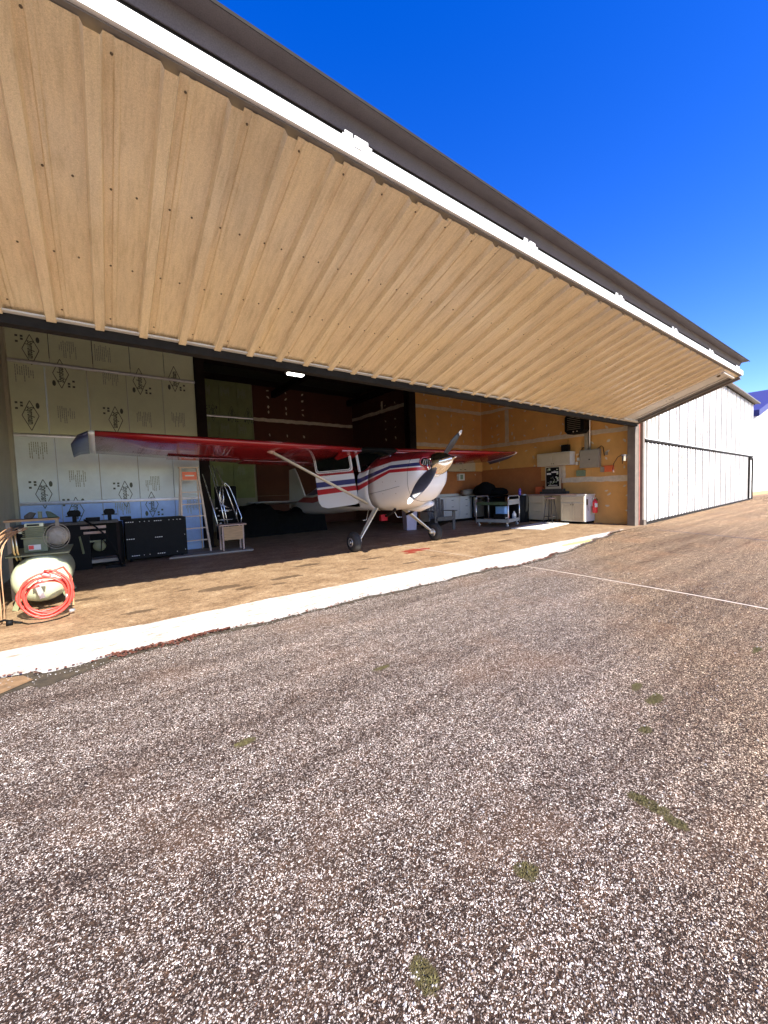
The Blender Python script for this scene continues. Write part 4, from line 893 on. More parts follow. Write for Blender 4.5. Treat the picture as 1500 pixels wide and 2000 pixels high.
single('power_cable', mb, 'black', 'black cable lying on the floor under the red hose coil', 'cable', (-.6, 5.6, 0))
lt = thing('lath_bundle', (-.95, 5.6, 0), 'bundle of thin bent wooden strips leaning at the left edge of the opening', 'wood strips')
for i in range(20):
    a = i / 19; bx = -1.00 + .10 * a + rh.uniform(-.03, .03); by = 5.45 + .25 * rh.random(); k1 = rh.uniform(-.03, .03); top = .30 + .22 * rh.random()
    pts = []
    for j in range(13):
        f_ = j / 12; ang = f_ ** 1.7 * R(84)
        pts.append((bx + .015 * math.sin(f_ * 5 + a) + (top * .42 + .06 * a) * (1 - math.cos(ang)) , by + top * (1 - math.cos(ang)) * 1.1, (.96 + k1 + .05 * a) * math.sin(min(math.pi / 2, f_ * 1.45)) ** .9 if j else 0.0))
    mb = MB()
    for p, q in zip(pts, pts[1:]): mb.bar(p, q, .008, .004, (0, 1, 0))
    obj('wood_strip', mb, 'lathe', lt)
sh = thing('wall_shelf', (-.7, 7.0, 0), 'small plywood shelf on posts behind the air compressor', 'shelf')
mb = MB(); mb.box((-.98, 6.85, 1.03), (-.45, 7.25, 1.055)); obj('shelf_board', mb, 'wood', sh)
mb = MB(); mb.box((-.97, 6.9, 0), (-.93, 6.94, 1.03)); mb.box((-.50, 7.18, 0), (-.46, 7.22, 1.03)); obj('post', mb, 'grey', sh)
mb = MB(); mb.prism([(-.80, 7.0, 1.057), (-.72, 7.0, 1.057), (-.68, 7.0, 1.13), (-.74, 7.0, 1.15), (-.80, 7.0, 1.10)], (0, .1, 0)); single('hand_plane', mb, 'darkwood', 'dark rounded tool at the left end of the shelf above the compressor', 'tool', (-.75, 7.05, 1.057), bevel=.01)
mb = MB(); mb.box((-.66, 7.0, 1.057), (-.62, 7.08, 1.15)); single('small_tin', mb, 'olive_d', 'small olive tin between two dark tools on the shelf', 'tin', (-.64, 7.04, 1.057), bevel=.004)
mb = MB(); mb.prism([(-.58, 7.0, 1.15), (-.53, 7.0, 1.14), (-.44, 7.0, 1.057), (-.56, 7.0, 1.057)], (0, .1, 0)); single('angle_bracket_tool', mb, 'green', 'dark wedge shaped tool at the right end of the shelf above the compressor', 'tool', (-.5, 7.05, 1.057), bevel=.01)
# bench with machines
bn = thing('tool_bench', (-.1, 9.2, 0), 'dark cluttered tool bench against the foam wall behind the compressor', 'tool bench')
mb = MB(); mb.box((-.15, 9.47, .0), (.38, 9.5, .84)); obj('back_panel', mb, 'black', bn)
mb = MB(); mb.box((-1.15, 8.95, .84), (.30, 9.5, .88)); obj('bench_top', mb, 'darkwood', bn)
mb = MB(); mb.box((-1.15, 9.0, .0), (-.15, 9.5, .84)); obj('pedestal', mb, 'black', bn)
mb = MB(); mb.box((-.15, 9.02, .10), (.30, 9.5, .16)); obj('lower_shelf', mb, 'greywood', bn)
mb = MB()
for x_ in (-.56, .26): mb.box((x_, 8.97, 0), (x_ + .05, 9.02, .84))
obj('leg', mb, 'steel_dark', bn)
mb = MB(); mb.box((-.28, 8.945, .75), (.10, 8.97, .80)); mb.box((-.24, 8.94, .655), (.09, 8.965, .70)); obj('wood_handle_drawer', mb, 'wood2', bn)
def grinder(x_, lab, sc):
    g_ = thing('bench_grinder', (x_, 9.1, .88), lab, 'grinder', 'dark machines standing on the tool bench')
    mb = MB(); mb.prism([(x_ - .09*sc, 9.05, 1.00), (x_ + .09*sc, 9.05, 1.00), (x_ + .10*sc, 9.05, 1.05), (x_ + .07*sc, 9.05, 1.10), (x_ - .07*sc, 9.05, 1.10), (x_ - .10*sc, 9.05, 1.06)], (0, .18, 0)); obj('motor_housing', mb, 'black', g_, bevel=.012)
    mb = MB(); mb.box((x_ - .03, 9.1, .881), (x_ + .03, 9.18, 1.0)); mb.box((x_ - .12, 9.08, .985), (x_ + .12, 9.2, .999)); obj('stand', mb, 'black', g_)
grinder(-.36, 'dark hooded machine on the bench just right of the compressor', 1.0); grinder(.17, 'dark hooded machine at the right end of the tool bench', .9)
mb = MB(); mb.box((-.20, 9.05, .881), (.02, 9.3, .95)); single('flat_case', mb, 'black', 'flat black case lying on the bench between two hooded machines', 'case', (-.1, 9.1, .881), bevel=.01)
mb = MB(); mb.tube([(-.22, 8.9, .93), (-.05, 8.86, .78), (.10, 8.83, .60), (.20, 8.80, .40), (.30, 8.78, .02)], .016, 6); mb.tube([(.02, 8.86, .55), (.12, 8.84, .45), (.10, 8.84, .3), (.0, 8.86, .33), (.02, 8.86, .55)], .008, 6); mb.box((.05, 8.8, .0), (.36, 8.9, .05)); single('engine_stand', mb, 'black', 'dark stand with a slanting bar in front of the tool bench', 'stand', (.1, 8.8, 0))
mb = MB()
mb.lathe((-.02, 8.95, .42), (0, 1, 0), [(0, .02), (0, .09), (.02, .10), (.06, .1), (.07, .05)], 16); mb.box((-.16, 8.96, .50), (.08, 9.0, .53)); mb.bar((-.30, 9.0, .62), (-.26, 8.98, .30), .035, .02); single('bench_motor', mb, 'olive_d', 'small round motor on the lower shelf of the tool bench', 'motor', (0, 9.0, .16))
# black steel cabinet; pale marks paint the glints on its rivets
tcb = thing('tool_cabinet', (.92, 9.3, 0), 'wide black steel tool cabinet with rows of pale painted rivet glints beside the stepladder', 'tool cabinet')
mb = MB(); mb.box((.40, 9.22, .06), (1.50, 9.75, .86)); obj('cabinet_body', mb, 'black', tcb, bevel=.01)
mb = MB(); mb.box((.34, 9.18, .86), (.52, 9.4, .93)); obj('corner_cap', mb, 'black', tcb, bevel=.01)
mb = MB()
for x_ in (.48, 1.40):
    for y_ in (9.28, 9.68): mb.lathe((x_ - .02, y_, .03), (1, 0, 0), [(0, .03), (.04, .03)], 12)
obj('caster', mb, 'black', tcb)
rivet_glint_me = MB().box((-.012, -.004, -.007), (.012, 0, .007)).mesh('rivet_glint')
rivet_glint_me.materials.append(K['cabw'])
def rivet_glint(x_, z_, sc=1.0):
    o = bpy.data.objects.new('rivet_glint', rivet_glint_me); COL.objects.link(o); o.parent = tcb; o.location = Vector((x_, 9.2195, z_)) - ORG[tcb.name]; o.scale = (sc, 1, 1)
for z_, segs in ((.81, ((.43, 4), (.92, 4))), (.47, ((.43, 4), (.92, 4))), (.13, ((.50, 4), (.95, 4)))):
    for x0, n_ in segs:
        for i in range(n_): rivet_glint(x0 + .037 * i, z_)
for x_ in (.66, .74, .82, 1.18, 1.26, 1.33, 1.40): rivet_glint(x_, .81, .5)
for x_, z_ in ((.70, .13), (.80, .13), (1.30, .13), (1.46, .16), (1.46, .48), (1.38, .81)): rivet_glint(x_, z_, .5)
# stepladder
ld = thing('stepladder', (1.75, 9.5, 0), 'wooden stepladder with orange top label standing before the foam wall', 'stepladder')
LB, LT = [(1.44, 9.5), (2.02, 9.5)], [(1.55, 9.85), (1.90, 9.85)]
for (b_, t_) in zip(LB, LT):
    mb = MB(); mb.bar((b_[0], b_[1], .0), (t_[0], t_[1], 1.93), .038, .07, (0, 1, 0)); obj('front_rail', mb, 'ladder', ld)
    mb = MB(); mb.bar((b_[0] + (.03 if b_[0] < 1.7 else -.03), 10.2, .0), (t_[0], 9.93, 1.9), .022, .04, (0, 1, 0)); obj('rear_rail', mb, 'ladder', ld)
for i in range(6):
    f_ = .145 + .141 * i; z_ = 1.93 * f_; y_ = 9.5 + .35 * f_
    xa = 1.44 + .11 * f_; xb = 2.02 - .12 * f_; mb = MB(); mb.box((xa + .016, y_ - .045, z_), (xb - .016, y_ + .045, z_ + .02)); obj('step', mb, 'ladder', ld)
mb = MB(); mb.box((1.52, 9.80, 1.93), (1.93, 9.98, 1.95)); obj('top_cap', mb, 'ladder', ld)
mb = MB(); mb.box((1.575, 9.795, 1.66), (1.875, 9.803, 1.84)); pl_ = obj('warning_plate', mb, 'orange', ld)
mb = MB(); mb.box((1.63, 9.790, 1.74), (1.82, 9.794, 1.77)); obj('label_band', mb, 'cabw', pl_)
# long board on the floor
mb = MB(); mb.prism([(1.12, 9.03, .006), (2.80, 8.90, .006), (2.86, 9.35, .006), (1.30, 9.42, .006)], (0, 0, .035)); single('floor_plank', mb, 'greywood', 'weathered plank on the floor under the ladder and small table', 'plank', (2.0, 9.2, 0))
tbt = thing('side_table', (2.45, 9.2, .041), 'small wooden table with tan front panel right of the stepladder', 'table')
mb = MB(); mb.box((2.12, 9.0, .60), (2.70, 9.35, .625)); obj('table_top', mb, 'wood2', tbt)
for x_ in (2.18, 2.62):
    for y_ in (9.05, 9.30):
        mb = MB(); mb.box((x_, y_, .042), (x_ + .035, y_ + .035, .60)); obj('leg', mb, 'wood2', tbt)
mb = MB(); mb.box((2.215, 9.03, .28), (2.62, 9.045, .58)); obj('front_panel', mb, 'wood', tbt)
tr_ = thing('tube_frame_stack', (2.4, 9.8, 0), 'stack of silver tubular frames leaning on the dark column', 'metal frames')
TP = [[(2.34, 9.55, .0), (2.19, 9.75, .95), (2.05, 10.0, 1.8)], [(2.43, 9.6, .3), (2.36, 9.72, 1.0), (2.20, 9.95, 2.0)], [(2.49, 9.6, .3), (2.42, 9.72, 1.0), (2.26, 9.95, 2.0)],
      [(2.71, 9.6, .60), (2.50, 9.72, 1.4), (2.33, 9.9, 1.93)], [(2.76, 9.62, .60), (2.79, 9.65, .74), (2.66, 9.75, 1.25), (2.58, 9.78, 1.48), (2.50, 9.8, 1.57), (2.42, 9.8, 1.56)],
      [(2.40, 9.8, 1.52), (2.35, 9.8, 1.30), (2.36, 9.8, 1.15), (2.45, 9.8, 1.02), (2.54, 9.78, .98)], [(2.42, 9.8, 1.5), (2.44, 9.8, 1.2), (2.42, 9.8, .95)], [(2.68, 9.7, .70), (2.70, 9.7, .95)], [(2.30, 9.75, .92), (2.6, 9.7, .92)], [(2.24, 9.72, .7), (2.6, 9.7, .7)], [(2.80, 9.5, .0), (2.70, 9.55, .35), (2.66, 9.55, .5)]]
for p_ in TP:
    mb = MB(); mb.tube(p_, .013, 8); obj('tube', mb, 'alum', tr_)
mb = MB()
for q in ((2.22, 9.7, .98), (2.25, 9.68, .80), (2.28, 9.66, .62), (2.42, 9.7, .9), (2.46, 9.7, .9), (2.36, 9.72, 1.05), (2.30, 9.6, .35)): mb.lathe(q, (1, .2, .1), [(0, .012), (.03, .02), (.05, .012)], 8)
obj('clamp', mb, 'galv', tr_)
tp_ = random.Random(21); rings = []
for i in range(15):
    x_ = 3.3 + .20 * i; hgt = (.92 if i < 6 else .70 if i < 10 else .84) + .04 * tp_.random() if 0 < i < 14 else .6
    rings.append([(x_ + tp_.uniform(-.03, .03), 12.0 + yy + tp_.uniform(-.03, .03), max(.006, hgt * zz * tp_.uniform(.93, 1.05))) for yy, zz in ((-.45, 0), (-.40, .5), (-.34, .92), (-.1, 1.0), (.15, 1.02), (.35, .95), (.42, .5), (.46, 0))])
mb = MB(); mb.loft(rings, smooth=False); single('covered_pile', mb, 'soot', 'long low pile under a black cover beside the airplane tail', 'covered pile', (4.7, 12.0, 0))
mb = MB(); mb.box((2.30, 9.8, .2), (2.75, 10.1, 1.5)); single('black_crate', mb, 'soot', 'tall black crate behind the silver tubular frames', 'crate', (2.5, 9.95, 0), bevel=.03)

# ------------------------------------------------------------------ right bay
def handles(mb, pts, face):     # small bar pulls
    for p in pts: mb.box(*(((p[0]-.05, p[1]-.02, p[2]-.008), (p[0]+.05, p[1]-.008, p[2]+.008)) if face == 'y' else ((p[0]-.02, p[1]-.05, p[2]-.008), (p[0]-.008, p[1]+.05, p[2]+.008))))
bc = thing('base_cabinet_run', (11.2, 10.2, 0), 'long pale base cabinet with drawers against the back drywall', 'cabinet')
mb = MB(); mb.box((9.3, 10.02, .10), (12.35, 10.48, .90)); obj('carcass', mb, 'cabw', bc)
mb = MB(); mb.box((9.3, 10.08, .006), (12.3, 10.4, .10)); obj('toe_kick', mb, 'black', bc)
mb = MB(); mb.box((9.25, 9.97, .905), (12.40, 10.48, .94)); obj('counter', mb, 'cabw', bc, bevel=.005)
mb = MB(); mb.box((9.25, 10.465, .942), (12.4, 10.48, 1.04)); obj('splashback', mb, 'cabw', bc)
for i, x_ in enumerate((9.35, 10.1, 10.85, 11.6)):
    for (z0, z1, p_) in (((.74, .88, 1), (.42, .72, 1), (.12, .40, 1)) if i in (0, 1, 2) else ((.74, .88, 1), (.12, .72, 0))):
        mb = MB(); mb.box((x_, 10.0, z0), (x_ + .72, 10.018, z1)); dr = obj('drawer_front', mb, 'cabw', bc, bevel=.003)
        mb = MB(); handles(mb, [(x_ + .36, 9.998, (z0 + z1) / 2)], 'y') if p_ else handles(mb, [(x_ + .1, 9.998, z1 - .1)], 'y'); obj('handle', mb, 'steel_dark', dr)
wc1 = thing('wall_cabinet', (11.5, 10.4, 1.9), 'tan wall cabinet with two doors behind the right wing', 'wall cabinet')
mb = MB(); mb.box((10.5, 10.2, 1.88), (12.0, 10.495, 2.35)); obj('carcass', mb, 'cab', wc1)
for x_ in (10.52, 11.27):
    mb = MB(); mb.box((x_, 10.18, 1.9), (x_ + .71, 10.198, 2.33)); dr = obj('cabinet_door', mb, 'cab', wc1, bevel=.004)
    mb = MB(); mb.box((x_ + .05, 10.172, 1.95), (x_ + .66, 10.179, 2.28)); obj('raised_panel', mb, 'cab', dr, bevel=.006)
    mb = MB(); handles(mb, [(x_ + (.6 if x_ < 11 else .1), 10.172, 1.94)], 'y'); obj('handle', mb, 'steel_dark', dr)
mb = MB(); mb.box((12.02, 10.3, 1.88), (12.55, 10.49, 2.38)); single('open_shelf_box', mb, 'dry', 'tan box panel on the wall beside the two door wall cabinet', 'panel', (12.3, 10.4, 1.88))
wb = thing('wall_box', (11.35, 10.45, 1.5), 'small white box on the drywall below the tan wall cabinet', 'wall box')
mb = MB(); mb.box((11.25, 10.36, 1.54), (11.56, 10.485, 1.80)); obj('case', mb, 'cabw', wb, bevel=.01)
mb = MB(); mb.box((11.31, 10.352, 1.58), (11.46, 10.359, 1.76)); obj('window', mb, 'green2', wb)
mb = MB(); mb.tube([(11.2, 10.40, 1.68), (11.2, 10.40, 1.76)], .03, 8); obj('sensor_head', mb, 'cabw', wb)
mb = MB(); mb.loft([ring(10.05, .33, 1.19, .945, 3, 3, 20, 11.55), ring(10.30, .33, 1.19, .945, 3, 3, 20, 11.55)]); single('grey_cushion', mb, 'greywood', 'grey brown cushion on the counter left of the black bag', 'cushion', (11.55, 10.15, .942))
mb = MB()
mb.loft([ring(9.3, .05, 1.2, 1.0, 2, 2, 16, 11.75), ring(9.35, .35, 1.38, .93, 2.2, 2.5, 16, 11.8), ring(9.6, .42, 1.46, .93, 2.0, 2.5, 16, 11.85), ring(9.9, .40, 1.34, .93, 2, 2.5, 16, 11.9), ring(10.0, .05, 1.1, .95, 2, 2, 16, 11.9)])
mb.loft([ring(9.0, .1, 1.15, .95, 2, 2, 16, 12.3), ring(9.2, .42, 1.22, .94, 2, 2.5, 16, 12.2), ring(9.6, .4, 1.2, .94, 2, 2.5, 16, 12.2), ring(9.8, .1, 1.1, .95, 2, 2, 16, 12.2)])
single('black_duffel_bag', mb, 'soot', 'large black bag heaped on the table behind the utility cart', 'bag', (11.9, 9.6, .93))
ctb = thing('corner_table', (12.0, 9.4, 0), 'dark corner table under the heaped black bag', 'table')
mb = MB(); mb.box((11.35, 9.0, .88), (12.7, 9.95, .925)); obj('table_top', mb, 'black', ctb)
mb = MB()
for q in ((11.4, 9.05), (12.6, 9.05), (11.4, 9.85), (12.6, 9.85)): mb.box((q[0], q[1], 0), (q[0] + .05, q[1] + .05, .88))
mb.box((11.42, 9.3, .08), (12.6, 9.32, .85)); obj('leg', mb, 'black', ctb)
# cart
ct = thing('utility_cart', (10.6, 8.0, 0), 'grey steel utility cart with curved handles and two shelves', 'cart')
CX0, CX1, CY0, CY1 = 10.15, 10.95, 7.35, 8.55
ca = Vector((10.05, 7.30, 0)); cbv = Vector((11.0, 7.55, 0)); cdv_ = Vector((-.28, 1.05, 0))
cr = [ca, cbv, cbv + cdv_, ca + cdv_]
# cart axes follow the photo: long side runs into the hangar
def cbox(u0, u1, v0, v1, z0, z1):
    U = (cbv - ca).normalized(); V = Vector((-U.y, U.x, 0)); o0 = ca
    mb = MB(); mb.prism([o0 + U*u0 + V*v0 + Vector((0,0,z0)), o0 + U*u1 + V*v0 + Vector((0,0,z0)), o0 + U*u1 + V*v1 + Vector((0,0,z0)), o0 + U*u0 + V*v1 + Vector((0,0,z0))], (0, 0, z1 - z0)); return mb
def cpt(u, v_, z): U = (cbv - ca).normalized(); V = Vector((-U.y, U.x, 0)); return ca + U * u + V * v_ + Vector((0, 0, z))
W_, D_ = .95, 1.05
for z_, mm in ((.16, 'cart'), (.70, 'green')):
    obj('shelf', cbox(0, W_, 0, D_, z_, z_ + .05), mm, ct); 
    obj('shelf_rim', cbox(0, W_, -.012, -.002, z_ - .01, z_ + .09), 'cart', ct); obj('shelf_rim', cbox(-.012, -.002, 0, D_, z_ - .01, z_ + .09), mm, ct)
for (u_, v_) in ((0, 0), (W_, 0), (W_, D_), (0, D_)):
    mb = MB(); mb.tube([cpt(u_, v_, .1), cpt(u_, v_, .86)], .018, 8); obj('post', mb, 'galv', ct)
for u_ in (0, W_):
    pass
for v_ in (0, D_):
    mb = MB(); mb.tube([cpt(0, v_, .86), cpt(.02, v_, .92), cpt(.08, v_, .96), cpt(W_ - .08, v_, .96), cpt(W_ - .02, v_, .92), cpt(W_, v_, .86)], .018, 8); obj('cart_handle', mb, 'galv', ct)
obj('end_panel', cbox(.02, W_ - .02, .005, .012, .78, .85), 'cart', ct)
for (u_, v_) in ((.06, .06), (W_ - .06, .06), (W_ - .06, D_ - .06), (.06, D_ - .06)):
    mb = MB(); c_ = cpt(u_, v_, .05); mb.lathe(c_ - Vector((.018, 0, 0)), (1, 0, 0), [(0, .03), (0, .05), (.036, .05), (.036, .03)], 14); mb.bar(c_ + Vector((0, 0, .02)), c_ + Vector((0, .0, .11)), .05, .02); obj('caster', mb, 'galv', ct)
mb = cbox(.50, .86, .30, .62, .212, .62); single('blue_bin', mb, 'bluep', 'light blue plastic bin on the lower shelf of the cart', 'bin', tuple(cpt(.68, .46, .212)), bevel=.02)
bt = thing('battery_charger', tuple(cpt(.25, .3, .212)), 'black and red battery charger left of the blue bin on the cart', 'battery charger')
obj('case', cbox(.04, .30, .12, .50, .212, .40), 'black', bt, bevel=.02); obj('red_case', cbox(.31, .46, .14, .46, .212, .38), 'hose', bt, bevel=.02)
obj('label_strip', cbox(.08, .24, .105, .117, .27, .30), 'cabw', bt)
mb = MB(); c_ = cpt(.82, .12, .212); mb.lathe(c_, (0, 0, 1), [(0, .06), (.14, .065), (.2, .03), (.24, .02)], 14); single('spray_jug', mb, 'cabw', 'small white jug at the right end of the cart lower shelf', 'jug', tuple(c_))
mb = MB(); mb.lathe((11.75, 8.05, .93), (0, 0, 1), [(0, .045), (.18, .045), (.20, .03), (.24, .025)], 16); single('purple_bottle', mb, 'purple', 'purple bottle standing on the black drum beside the cart', 'bottle', (11.75, 8.05, .93))
mb = MB(); mb.lathe((11.85, 8.15, 0), (0, 0, 1), [(0, .30), (.02, .32), (.3, .31), (.6, .32), (.9, .31), (.92, .30)], 24); single('black_drum', mb, 'black', 'black drum between the utility cart and the desk', 'drum', (11.85, 8.15, 0))
mb = MB(); mb.lathe((11.98, 8.05, .922), (0, 0, 1), [(0, .10), (.03, .11), (.05, .05)], 16); single('tin_lid', mb, 'galv', 'shiny round lid on top of the black drum', 'lid', (11.98, 8.05, .922))
# desk along the right wall: left cabinet, knee space, right cabinet, counter
dk = thing('workbench_desk', (12.4, 7.0, 0), 'workbench with pale cabinets and reddish counter along the right wall', 'workbench')
mb = MB(); mb.box((12.10, 7.35, .08), (12.73, 7.95, .90)); obj('left_cabinet', mb, 'cab', dk)
mb = MB(); mb.box((12.10, 6.0, .08), (12.73, 6.77, .90)); obj('right_cabinet', mb, 'cabw', dk)
for y0, y1 in ((6.02, 6.75), (7.37, 7.93)):
    mb = MB(); mb.box((12.16, y0, .006), (12.73, y1, .079)); obj('toe_kick', mb, 'black', dk)
mb = MB(); mb.box((12.06, 6.25, .905), (12.735, 7.98, .945)); obj('counter', mb, 'counter', dk, bevel=.004)
mb = MB(); mb.box((12.08, 5.98, .905), (12.735, 6.245, .93)); obj('white_counter_end', mb, 'cabw', dk)
for (y0, y1) in ((6.02, 6.375), (6.385, 6.75)):
    mb = MB(); mb.box((12.078, y0, .10), (12.098, y1, .66)); dr = obj('cabinet_door', mb, 'cab', dk, bevel=.003)
    mb = MB()
    for (a, b_, z0, z1) in ((y0 + .0, y0 + .06, .10, .66), (y1 - .06, y1, .10, .66), (y0 + .061, y1 - .061, .60, .66), (y0 + .061, y1 - .061, .10, .16)): mb.box((12.068, a, z0), (12.077, b_, z1))
    mb.box((12.070, y0 + .09, .19), (12.077, y1 - .09, .57)); obj('raised_panel', mb, 'cab', dr)
    mb = MB(); yk = y1 - .03 if y1 < 6.5 else y0 + .03; mb.lathe((12.067, yk, .61), (-1, 0, 0), [(0, .012), (.02, .014), (.03, .01)], 10); obj('knob', mb, 'steel_dark', dr)
mb = MB(); mb.box((12.078, 6.02, .68), (12.098, 6.75, .87)); obj('false_drawer', mb, 'cab', dk, bevel=.003)
for z0, z1 in ((.10, .36), (.37, .64), (.65, .88)):
    mb = MB(); mb.box((12.078, 7.37, z0), (12.098, 7.93, z1)); obj('drawer_front', mb, 'cab', dk, bevel=.003)
mb = MB(); mb.box((12.55, 6.78, .08), (12.57, 7.34, .88)); obj('knee_panel', mb, 'cab', dk)
# stool
sl = thing('bar_stool', (12.0, 7.12, 0), 'dark round stool pushed against the knee space of the workbench', 'stool')
sc0 = Vector((11.95, 7.05, 0))
mb = MB(); mb.lathe(sc0 + Vector((0, 0, .80)), (0, 0, 1), [(0, .15), (.01, .17), (.035, .17), (.045, .15)], 24); obj('seat', mb, 'counter', sl)
lg = []
for k in range(4):
    a = math.pi / 4 + k * math.pi / 2; t0 = sc0 + Vector((.12 * math.cos(a), .12 * math.sin(a), .80)); b0 = sc0 + Vector((.22 * math.cos(a), .22 * math.sin(a), .005)); lg.append((t0, b0))
    mb = MB(); mb.tube([b0, t0], .014, 8); obj('leg', mb, 'darkwood', sl)
mb = MB()
for k in range(4):
    a_, b_ = lg[k], lg[(k + 1) % 4]; mb.tube([a_[0].lerp(a_[1], .72), b_[0].lerp(b_[1], .72)], .009, 6)
obj('foot_ring', mb, 'darkwood', sl)
# picture on a base
pc = thing('framed_picture', (12.5, 7.28, 1.1), 'framed dark picture of green machinery propped on the workbench', 'picture')
mb = MB(); mb.box((12.49, 7.0, 1.12), (12.52, 7.54, 1.88)); fr = obj('frame', mb, 'cab', pc)
mb = MB(); mb.box((12.478, 7.04, 1.20), (12.489, 7.50, 1.84)); pt = obj('print_sheet', mb, 'black', pc)
rp = random.Random(9)
for i in range(26):
    y_ = rp.uniform(7.07, 7.44); z_ = rp.uniform(1.28, 1.78); a = rp.uniform(.01, .05); mb = MB(); mb.prism([(12.4775, y_ + a * math.cos(q) * rp.uniform(.7, 1.1), z_ + a * .8 * math.sin(q) * rp.uniform(.7, 1.1)) for q in [k * math.pi / 4 for k in range(8)]], (-.001 - .0003 * i, 0, 0))
    obj('artwork', mb, rp.choice(['green2', 'olive', 'cabw', 'olive_d', 'cart']), pt)
mb = MB()
for i in range(9): mb.box((12.470, 7.10 + .037 * i, 1.225), (12.4775, 7.125 + .037 * i, 1.25))
obj('caption', mb, 'cabw', pt)
mb = MB(); mb.box((12.47, 7.06, 1.66), (12.4765, 7.30, 1.70)); mb.box((12.47, 7.32, 1.60), (12.4765, 7.47, 1.66)); obj('heading', mb, 'cabw', pt)
mb = MB(); mb.box((12.40, 6.78, .947), (12.65, 7.70, 1.03)); mb.box((12.42, 6.90, 1.031), (12.62, 7.62, 1.115)); single('wood_block_stand', mb, 'darkwood', 'stacked dark wood blocks under the framed picture', 'wood blocks', (12.5, 7.25, .947))
mb = MB(); mb.box((12.55, 7.74, .947), (12.72, 7.96, 1.20)); single('orange_carton', mb, 'orange', 'orange carton on the workbench left of the framed picture', 'carton', (12.63, 7.85, .947), bevel=.004)
# wall cabinet over the desk
w2 = thing('wall_cabinet', (12.6, 7.3, 1.93), 'white ended wall cabinet with two panelled doors above the framed picture', 'wall cabinet')
CW0, CW1, CZ0, CZ1, CXF = 6.62, 7.80, 1.90, 2.33, 12.42
mb = MB(); mb.box((CXF, CW0, CZ0), (12.735, CW1, CZ1)); obj('carcass', mb, 'cabw', w2)
for (y0, y1) in ((CW0 + .01, 7.205), (7.215, CW1 - .01)):
    mb = MB(); mb.box((CXF - .02, y0, CZ0 + .01), (CXF - .002, y1, CZ1 - .01)); dr = obj('cabinet_door', mb, 'cab', w2, bevel=.003)
    mb = MB(); mb.box((CXF - .029, y0 + .06, CZ0 + .07), (CXF - .021, y1 - .06, CZ1 - .07)); obj('raised_panel', mb, 'cab', dr, bevel=.004)
    mb = MB(); yk = y1 - .03 if y1 < 7.3 else y0 + .03; mb.lathe((CXF - .021, yk, CZ0 + .06), (-1, 0, 0), [(0, .01), (.02, .012), (.03, .008)], 8); obj('knob', mb, 'steel_dark', dr)
sk2 = thing('radio_speaker', (12.5, 6.85, 2.33), 'small black radio with aerial on top of the white ended wall cabinet', 'radio')
mb = MB(); mb.box((12.45, 6.72, 2.332), (12.62, 6.95, 2.56)); obj('case', mb, 'black', sk2, bevel=.01)
mb = MB(); mb.tube([(12.52, 6.75, 2.56), (12.52, 6.74, 2.72)], .004, 5); obj('aerial', mb, 'steel_dark', sk2)
# unit heater
ht = thing('unit_heater', (12.4, 6.45, 2.75), 'black hanging unit heater with pale louvres high on the right wall', 'heater')
HX, HY0, HY1, HZ0, HZ1 = 12.30, 6.12, 6.74, 2.86, 3.50
mb = MB(); c_ = .10
mb.prism([(HX, HY0 + c_, HZ0), (HX, HY1 - c_, HZ0), (HX, HY1, HZ0 + c_), (HX, HY1, HZ1 - c_), (HX, HY1 - c_, HZ1), (HX, HY0 + c_, HZ1), (HX, HY0, HZ1 - c_), (HX, HY0, HZ0 + c_)], (.40, 0, 0)); obj('housing', mb, 'black', ht, bevel=.01)
for i in range(7):
    z_ = HZ0 + .14 + .06 * i; mb = MB(); mb.bar((HX - .015, HY0 + .10, z_), (HX - .015, HY1 - .10, z_), .035, .005, (-.5, 0, 1)); obj('louvre_slat', mb, 'grey', ht)
mb = MB(); mb.tube([(12.5, 6.2, 3.5), (12.5, 6.2, 5.1)], .01, 6); mb.tube([(12.5, 6.65, 3.5), (12.5, 6.65, 5.1)], .01, 6); obj('hanger_rod', mb, 'steel_dark', ht)
mb = MB(); mb.lathe((HX - .001, 6.33, HZ0 + .06), (-1, 0, 0), [(0, .02), (.01, .02)], 8); mb.lathe((HX - .001, 6.45, HZ0 + .06), (-1, 0, 0), [(0, .02), (.01, .02)], 8); obj('badge', mb, 'cabw', ht)
# electrical
ep = thing('electrical_panel', (12.65, 6.1, 1.75), 'grey electrical panel with conduit running up the right wall', 'electrical panel')
mb = MB(); mb.box((12.58, 5.80, 1.76), (12.735, 6.40, 2.33)); obj('enclosure', mb, 'grey', ep, bevel=.006)
mb = MB(); mb.box((12.565, 5.83, 1.79), (12.578, 6.37, 2.30)); obj('panel_door', mb, 'grey', ep, bevel=.004)
mb = MB(); mb.lathe((12.564, 6.08, 2.02), (-1, 0, 0), [(0, .018), (.012, .018)], 8); obj('latch', mb, 'black', ep)
mb = MB(); mb.tube([(12.68, 6.12, 2.33), (12.68, 6.12, 5.1)], .028, 10); obj('conduit', mb, 'galv', ep)
mb = MB(); mb.box((12.66, 6.17, 2.33), (12.735, 6.28, 5.1)); obj('cable_chase', mb, 'grey', ep)
mb = MB(); mb.tube([(12.70, 5.9, 2.33), (12.70, 5.78, 2.42), (12.70, 5.72, 2.36), (12.70, 5.69, 2.1)], .01, 6); mb.tube([(12.70, 6.2, 2.42), (12.70, 6.35, 2.42), (12.70, 6.45, 2.3), (12.70, 6.47, 2.15)], .01, 6); obj('flex_wire', mb, 'black', ep)
def wbox(name, y0, y1, z0, z1, m, lab, cat, dep=.07):
    mb = MB(); mb.box((12.735 - dep, y0, z0), (12.735, y1, z1)); return single(name, mb, m, lab, cat, (12.7, (y0+y1)/2, z0), bevel=.006)
